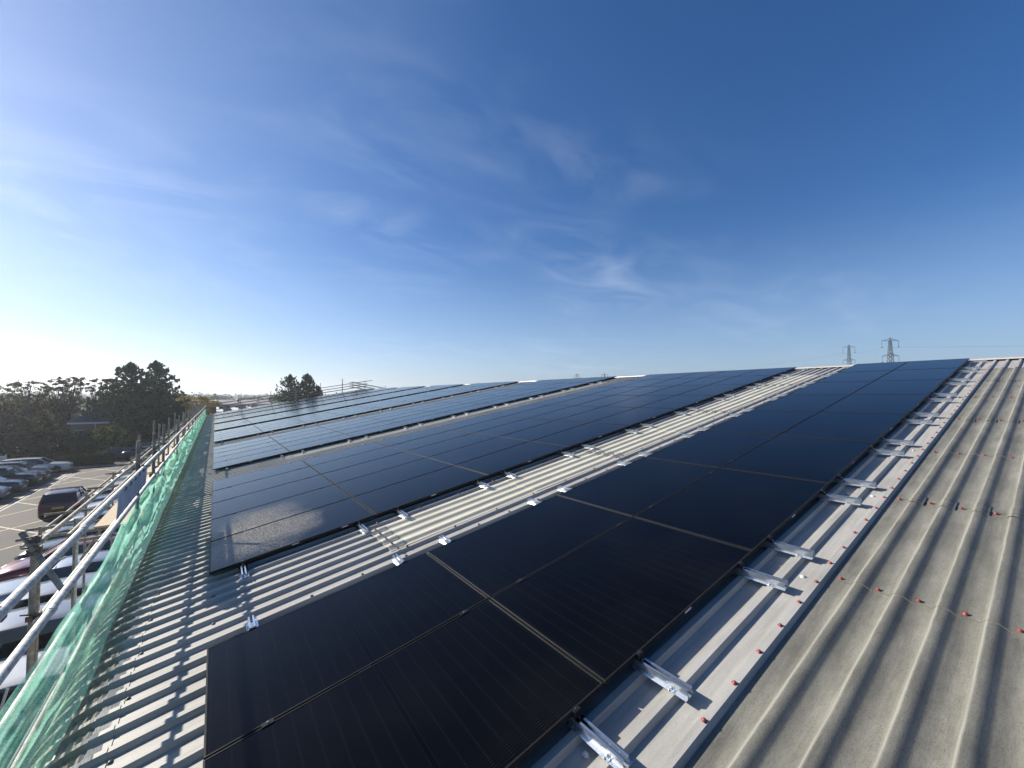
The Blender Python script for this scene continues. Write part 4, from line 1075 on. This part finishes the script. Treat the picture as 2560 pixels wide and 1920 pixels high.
def wheel_protos(wr):
    t=MB(); n=20; 
    pr=[(wr*.62,-.10),(wr*.96,-.105),(wr,-.07),(wr,.07),(wr*.96,.105),(wr*.62,.10)]
    vs=[(rr*math.cos(2*math.pi*i/n),y,rr*math.sin(2*math.pi*i/n)) for rr,y in pr for i in range(n)]
    t.add(vs,[(j*n+i,j*n+(i+1)%n,(j+1)*n+(i+1)%n,(j+1)*n+i) for j in range(len(pr)-1) for i in range(n)],0,True)
    r=MB()
    pr=[(wr*.64,-.095),(wr*.60,-.055),(wr*.60,.055),(wr*.64,.095)]
    vs=[(rr*math.cos(2*math.pi*i/n),y,rr*math.sin(2*math.pi*i/n)) for rr,y in pr for i in range(n)]
    r.add(vs,[(j*n+i,j*n+(i+1)%n,(j+1)*n+(i+1)%n,(j+1)*n+i) for j in range(3) for i in range(n)],0,True)
    for s in(-1,1):
        for k in range(5):
            a_=2*math.pi*k/5+.3; c=Vector((math.cos(a_),0,math.sin(a_)))
            r.box(c*wr*.33+Vector((0,s*.085,0)),(wr*.58,.02,.06),0,Matrix.Rotation(-a_,3,'Y'))
        r.tube((0,s*.075,0),(0,s*.10,0),wr*.16,0,10)
    return t,r
def make_car(kind,paintmat,loc,rotz,label,group=None):
    if kind not in carproto:
        parts,P,X,hw,wx,wr=car_parts(kind)
        d={}
        for nm,b,mk in parts:
            me=b.build(nm,[M['body_tmp'],M['trim']] if nm=='body' else [M['body_tmp'] if mk is None else M[mk]]); d[nm]=me
        t,r=wheel_protos(wr); d['tyre']=t.build('tyre',M['tyre']); d['rim']=r.build('rim',M['rim'])
        q=MB(); q.box((0,0,0),(.16,.36,.15),0,Matrix.Rotation(.5,3,'Y')); d['hl']=q.build('headlight',M['lampglass'])
        q=MB(); q.box((0,0,0),(.10,.26,.22)); d['tl']=q.build('tail_light',M['tail'])
        q=MB(); q.box((0,0,0),(.012,.50,.11)); d['pf']=q.build('number_plate',M['plate_w'])
        q=MB(); q.box((0,0,0),(.012,.50,.11)); d['pr']=q.build('number_plate',M['plate_y'])
        q=MB(); q.box((0,0,0),(.10,.20,.13)); d['mir']=q.build('mirror',M['body_tmp'])
        q=MB(); q.box((0,0,0),(.03,1.0,.16)); d['gr']=q.build('grille',M['trim'])
        carproto[kind]=(d,P,X,hw,wx,wr)
        for o in d.values(): col.objects.unlink(o)
    d,P,X,hw,wx,wr=carproto[kind]
    root=empty('parked_car',(loc[0],loc[1],G+.005),(0,0,rotz))
    def cp(key,parent,loc=(0,0,0),rot=(0,0,0),pm=False,name=None):
        o=d[key].copy(); col.objects.link(o); o.parent=parent; o.location=loc; o.rotation_euler=rot
        if pm:
            o.material_slots[0].link='OBJECT'; o.material_slots[0].material=paintmat
        return o
    cp('body',root,pm=True); cp('windows',root); cp('roof_panel',root,pm=True)
    for x in wx:
        for s in(-1,1):
            w=empty('wheel',(x,s*(hw-.10),wr)); w.parent=root; cp('tyre',w); cp('rim',w)
    for s in(-1,1):
        cp('hl',root,(X(.035),s*hw*.66,P['nose']-.06),(0,0,-s*.35)); cp('tl',root,(X(.985),s*hw*.74,P['tail']-.18),(0,0,0)); cp('mir',root,(X(P['ws0']+.06),s*(hw+.06),P['belt']+.05),pm=True)
    cp('pf',root,(X(-.002),0,.42)); cp('pr',root,(X(1.003),0,.62)); cp('gr',root,(X(.002),0,P['nose']-.16))
    root['label']=label; root['category']='car'
    if group: root['group']=group
    return root
M['body_tmp']=paint('car_paint_base',(.3,.3,.3))
CP={k:paint('car_paint_'+k,c) for k,c in dict(black=(.012,.013,.016),silver=(.24,.25,.27),burgundy=(.13,.012,.018),darkred=(.05,.010,.016),white=(.50,.51,.52),blue=(.10,.14,.21),navy=(.018,.028,.055),grey=(.16,.17,.185),pale=(.28,.31,.35),purple=(.030,.016,.030)).items()}
CP['white'].node_tree.nodes['Principled BSDF'].inputs['Metallic'].default_value=.0
LFT='cars parked facing the aisle on the far side'
make_car('estate',CP['white'],(-13.6,56.4),0,'white estate car parked in front of the clipped hedge',LFT)
make_car('hatch',CP['silver'],(-14.1,53.9),0,'silver grey hatchback parked beside the white estate',LFT)
make_car('saloon',CP['purple'],(-13.9,51.2),0,'dark purple saloon half hidden behind the black four by four',LFT)
make_car('suv',CP['black'],(-13.8,48.9),0,'black four by four parked between the purple saloon and a navy car',LFT)
make_car('hatch',CP['navy'],(-13.7,45.9),0,'navy blue car with a curved bonnet at the left edge',LFT)
make_car('hatch',CP['blue'],(-13.8,43.0),0,'pale blue car, only its nose in view at the left edge',LFT)
make_car('hatch',CP['darkred'],(-7.55,36.3),R(93),'dark maroon hatchback standing alone in the aisle, rear towards the camera')
RG='cars parked nose out along the warehouse wall'
rl=[(-6,'hatch','grey','grey hatchback parked by the wall, lowest under the green netting'),(-5,'estate','white','white estate by the wall at the bottom left under the netting'),(-4,'suv','silver','silver four by four second from the bottom beside the white estate'),
(-3,'estate','silver','silver estate with long roof between two silver cars by the wall'),(-2,'saloon','pale','pale silver saloon beside the burgundy car'),(-1,'hatch','burgundy','burgundy red hatchback beside the black car with bright headlights'),
(0,'saloon','black','black saloon with bright headlights poking out by the scaffold brace'),(1,'hatch','black','black hatchback just beyond the black saloon'),(2,'estate','pale','pale blue grey estate seen behind the diagonal scaffold tubes'),(3,'hatch','white','white hatchback beyond the pale estate'),
(4,'saloon','blue','mid blue saloon between the white hatchback and a dark red car'),(5,'hatch','darkred','dark red hatchback in the wall row beside the mid blue saloon'),(6,'saloon','white','white saloon beyond the dark red hatchback in the wall row'),(7,'hatch','white','white hatchback seen through the gap under the outer guard rails'),
(8,'estate','silver','silver estate with shining windscreen near the middle of the wall row'),(9,'hatch','navy','navy hatchback beyond the shining silver estate'),(10,'saloon','grey','grey saloon third from the far end of the wall row'),(11,'suv','black','black four by four second from the far end of the wall row'),(12,'hatch','white','white car at the far end of the wall row near the hedge')]
for k,kd,cl_,lb in rl:
    L_=dict(hatch=4.15,estate=4.75,saloon=4.65,suv=4.5)[kd]
    make_car(kd,CP[cl_],(-6.45+L_/2+random.uniform(-.15,.15),24.8+2.6*k+random.uniform(-.1,.1)),math.pi+R(random.uniform(-1.5,1.5)),lb,RG)
make_car('van',CP['navy'],(-6.0,62.6),R(175),'dark blue van parked beyond the hedge near the pines')
make_car('hatch',CP['black'],(-9.0,63.6),R(180),'black car in the shade left of the dark blue van')

# ------------------------------------------------------------------ haze: thin air round everything
SKYH=dict(on=True,density=.00045)
if SKYH['on']:
    b=MB(); b.box((0,300,(G-1.0+60)/2),(4600,4600,60-(G-1.0)))
    m=bpy.data.materials.new('haze_air'); m.use_nodes=True; nt=m.node_tree; nt.nodes.clear(); out=N(nt,'ShaderNodeOutputMaterial'); pv=N(nt,'ShaderNodeVolumePrincipled')
    pv.inputs['Density'].default_value=SKYH['density']; pv.inputs['Color'].default_value=(.80,.87,.95,1); pv.inputs['Anisotropy'].default_value=.5
    L(nt,pv.outputs[0],out.inputs['Volume'])
    o=b.build('haze',m); tag(o,kind='stuff')

# ------------------------------------------------------------------ sun, sky, camera
SUN=Vector((-.50858631,.73784542,.44376132))
el=math.asin(SUN.z); 
ld=bpy.data.lights.new('sun','SUN'); ld.energy=5.0; ld.angle=R(.53); ld.color=(1.,.93,.82)
lo=bpy.data.objects.new('sun',ld); col.objects.link(lo); lo.rotation_euler=(-SUN).to_track_quat('-Z','Y').to_euler(); lo.location=SUN*100
w=bpy.data.worlds.new('World'); sc.world=w; w.use_nodes=True; nt=w.node_tree; nt.nodes.clear()
out=N(nt,'ShaderNodeOutputWorld'); bg=N(nt,'ShaderNodeBackground'); bg.inputs['Strength'].default_value=.051
sky=N(nt,'ShaderNodeTexSky'); sky.sky_type='NISHITA'; sky.sun_disc=False; sky.sun_elevation=el; sky.sun_rotation=math.atan2(SUN.x,SUN.y)
sky.altitude=20; sky.air_density=1.0; sky.dust_density=.35; sky.ozone_density=3.0
tc=N(nt,'ShaderNodeTexCoord')
def wm(op,a_,b_=None,c_=None,clamp=False):
    n=N(nt,'ShaderNodeMath',operation=op,use_clamp=clamp)
    for i,v in enumerate((a_,b_,c_)):
        if v is None: continue
        if isinstance(v,(int,float)): n.inputs[i].default_value=v
        else: L(nt,v,n.inputs[i])
    return n.outputs[0]
sx=N(nt,'ShaderNodeSeparateXYZ'); L(nt,tc.outputs['Generated'],sx.inputs[0])
zz=wm('MAXIMUM',sx.outputs['Z'],.02); zz=wm('ADD',zz,.12)
cx=wm('DIVIDE',sx.outputs['X'],zz); cy=wm('DIVIDE',sx.outputs['Y'],zz)
cv=N(nt,'ShaderNodeCombineXYZ'); L(nt,cx,cv.inputs[0]); L(nt,cy,cv.inputs[1])
def vn(src,rot,scl,scale,detail,dist=0.,rough=.6):
    mp=N(nt,'ShaderNodeMapping'); mp.inputs['Rotation'].default_value=(0,0,rot); mp.inputs['Scale'].default_value=scl; L(nt,src,mp.inputs['Vector'])
    nz=N(nt,'ShaderNodeTexNoise'); nz.inputs['Scale'].default_value=scale; nz.inputs['Detail'].default_value=detail; nz.inputs['Distortion'].default_value=dist; nz.inputs['Roughness'].default_value=rough
    L(nt,mp.outputs[0],nz.inputs['Vector']); return nz.outputs['Fac']
f1=vn(cv.outputs[0],R(62),(.8,1.35,1),1.7,9,1.6,.55)
f2=vn(cv.outputs[0],R(-15),(.8,1.1,1),.55,4,.4)
r1=ramp(nt,[(.42,0.),(.80,1.)]); L(nt,f1,r1.inputs[0]); r2=ramp(nt,[(.40,0.),(.62,1.)]); L(nt,f2,r2.inputs[0])
def blob(d,k0,k1):
    d=Vector(d).normalized(); dt=N(nt,'ShaderNodeVectorMath',operation='DOT_PRODUCT'); L(nt,tc.outputs['Generated'],dt.inputs[0]); dt.inputs[1].default_value=d
    r=N(nt,'ShaderNodeMapRange',interpolation_type='SMOOTHSTEP'); r.inputs['From Min'].default_value=k0; r.inputs['From Max'].default_value=k1; L(nt,dt.outputs['Value'],r.inputs['Value']); return r.outputs[0]
fw=Vector((.58869398,.80776069,.03101714)); rt=Vector((.80814950,-.58897741,0)); upv=Vector((-.01826984,-.02506543,.99951885))
def pd(x,y): return fw+rt*((x-1280)/1018.2)-upv*((y-960)/1018.2)
mk=wm('ADD',blob(pd(1150,560),.86,.985),blob(pd(180,640),.93,.995))
mk=wm('ADD',mk,wm('MULTIPLY',blob(pd(1700,800),.90,.99),.6),clamp=True)
mk=wm('ADD',wm('MULTIPLY',mk,.93),.07)
fac=wm('MULTIPLY',wm('MULTIPLY',r1.outputs[0],r2.outputs[0]),wm('MULTIPLY',mk,.27),clamp=True)
# pale low sky: thicker air towards the horizon, brighter on the sun's side
hz_=N(nt,'ShaderNodeMapRange',interpolation_type='SMOOTHERSTEP'); hz_.inputs['From Min'].default_value=.42; hz_.inputs['From Max'].default_value=-.02; L(nt,sx.outputs['Z'],hz_.inputs['Value'])
veil=wm('ADD',wm('MULTIPLY',hz_.outputs[0],.38),wm('MULTIPLY',blob(SUN+Vector((-.25,0,.05)),.35,1.02),.12),clamp=True)
hs=N(nt,'ShaderNodeHueSaturation'); hs.inputs['Saturation'].default_value=1.28; L(nt,sky.outputs[0],hs.inputs['Color'])
tn=N(nt,'ShaderNodeMixRGB',blend_type='MULTIPLY'); tn.inputs[0].default_value=1; tn.inputs[2].default_value=(1.0,1.05,1.26,1); L(nt,hs.outputs[0],tn.inputs[1])
vm=N(nt,'ShaderNodeMixRGB'); L(nt,veil,vm.inputs[0]); L(nt,tn.outputs[0],vm.inputs[1]); vm.inputs[2].default_value=(5.4,7.2,9.8,1)
cm=N(nt,'ShaderNodeMixRGB'); L(nt,fac,cm.inputs[0]); L(nt,vm.outputs[0],cm.inputs[1]); cm.inputs[2].default_value=(9.5,10.6,12.5,1)
L(nt,cm.outputs[0],bg.inputs[0]); L(nt,bg.outputs[0],out.inputs[0])

cd=bpy.data.cameras.new('camera'); cam=bpy.data.objects.new('camera',cd); col.objects.link(cam); sc.camera=cam
cd.sensor_width=36; cd.lens=14.3187; cd.clip_end=9000; cd.clip_start=.05
m3=Matrix((rt,upv,-fw)).transposed(); cam.matrix_world=Matrix.Translation((.01620566,-1.52613174,1.85843368))@m3.to_4x4()
sc.view_settings.view_transform='Standard'; sc.view_settings.look='None'; sc.view_settings.exposure=.92; sc.view_settings.gamma=1
sc.render.engine='CYCLES'
sc.cycles.max_bounces=6; sc.cycles.transparent_max_bounces=12; sc.cycles.volume_bounces=0
sc.render.resolution_x=1024; sc.render.resolution_y=768
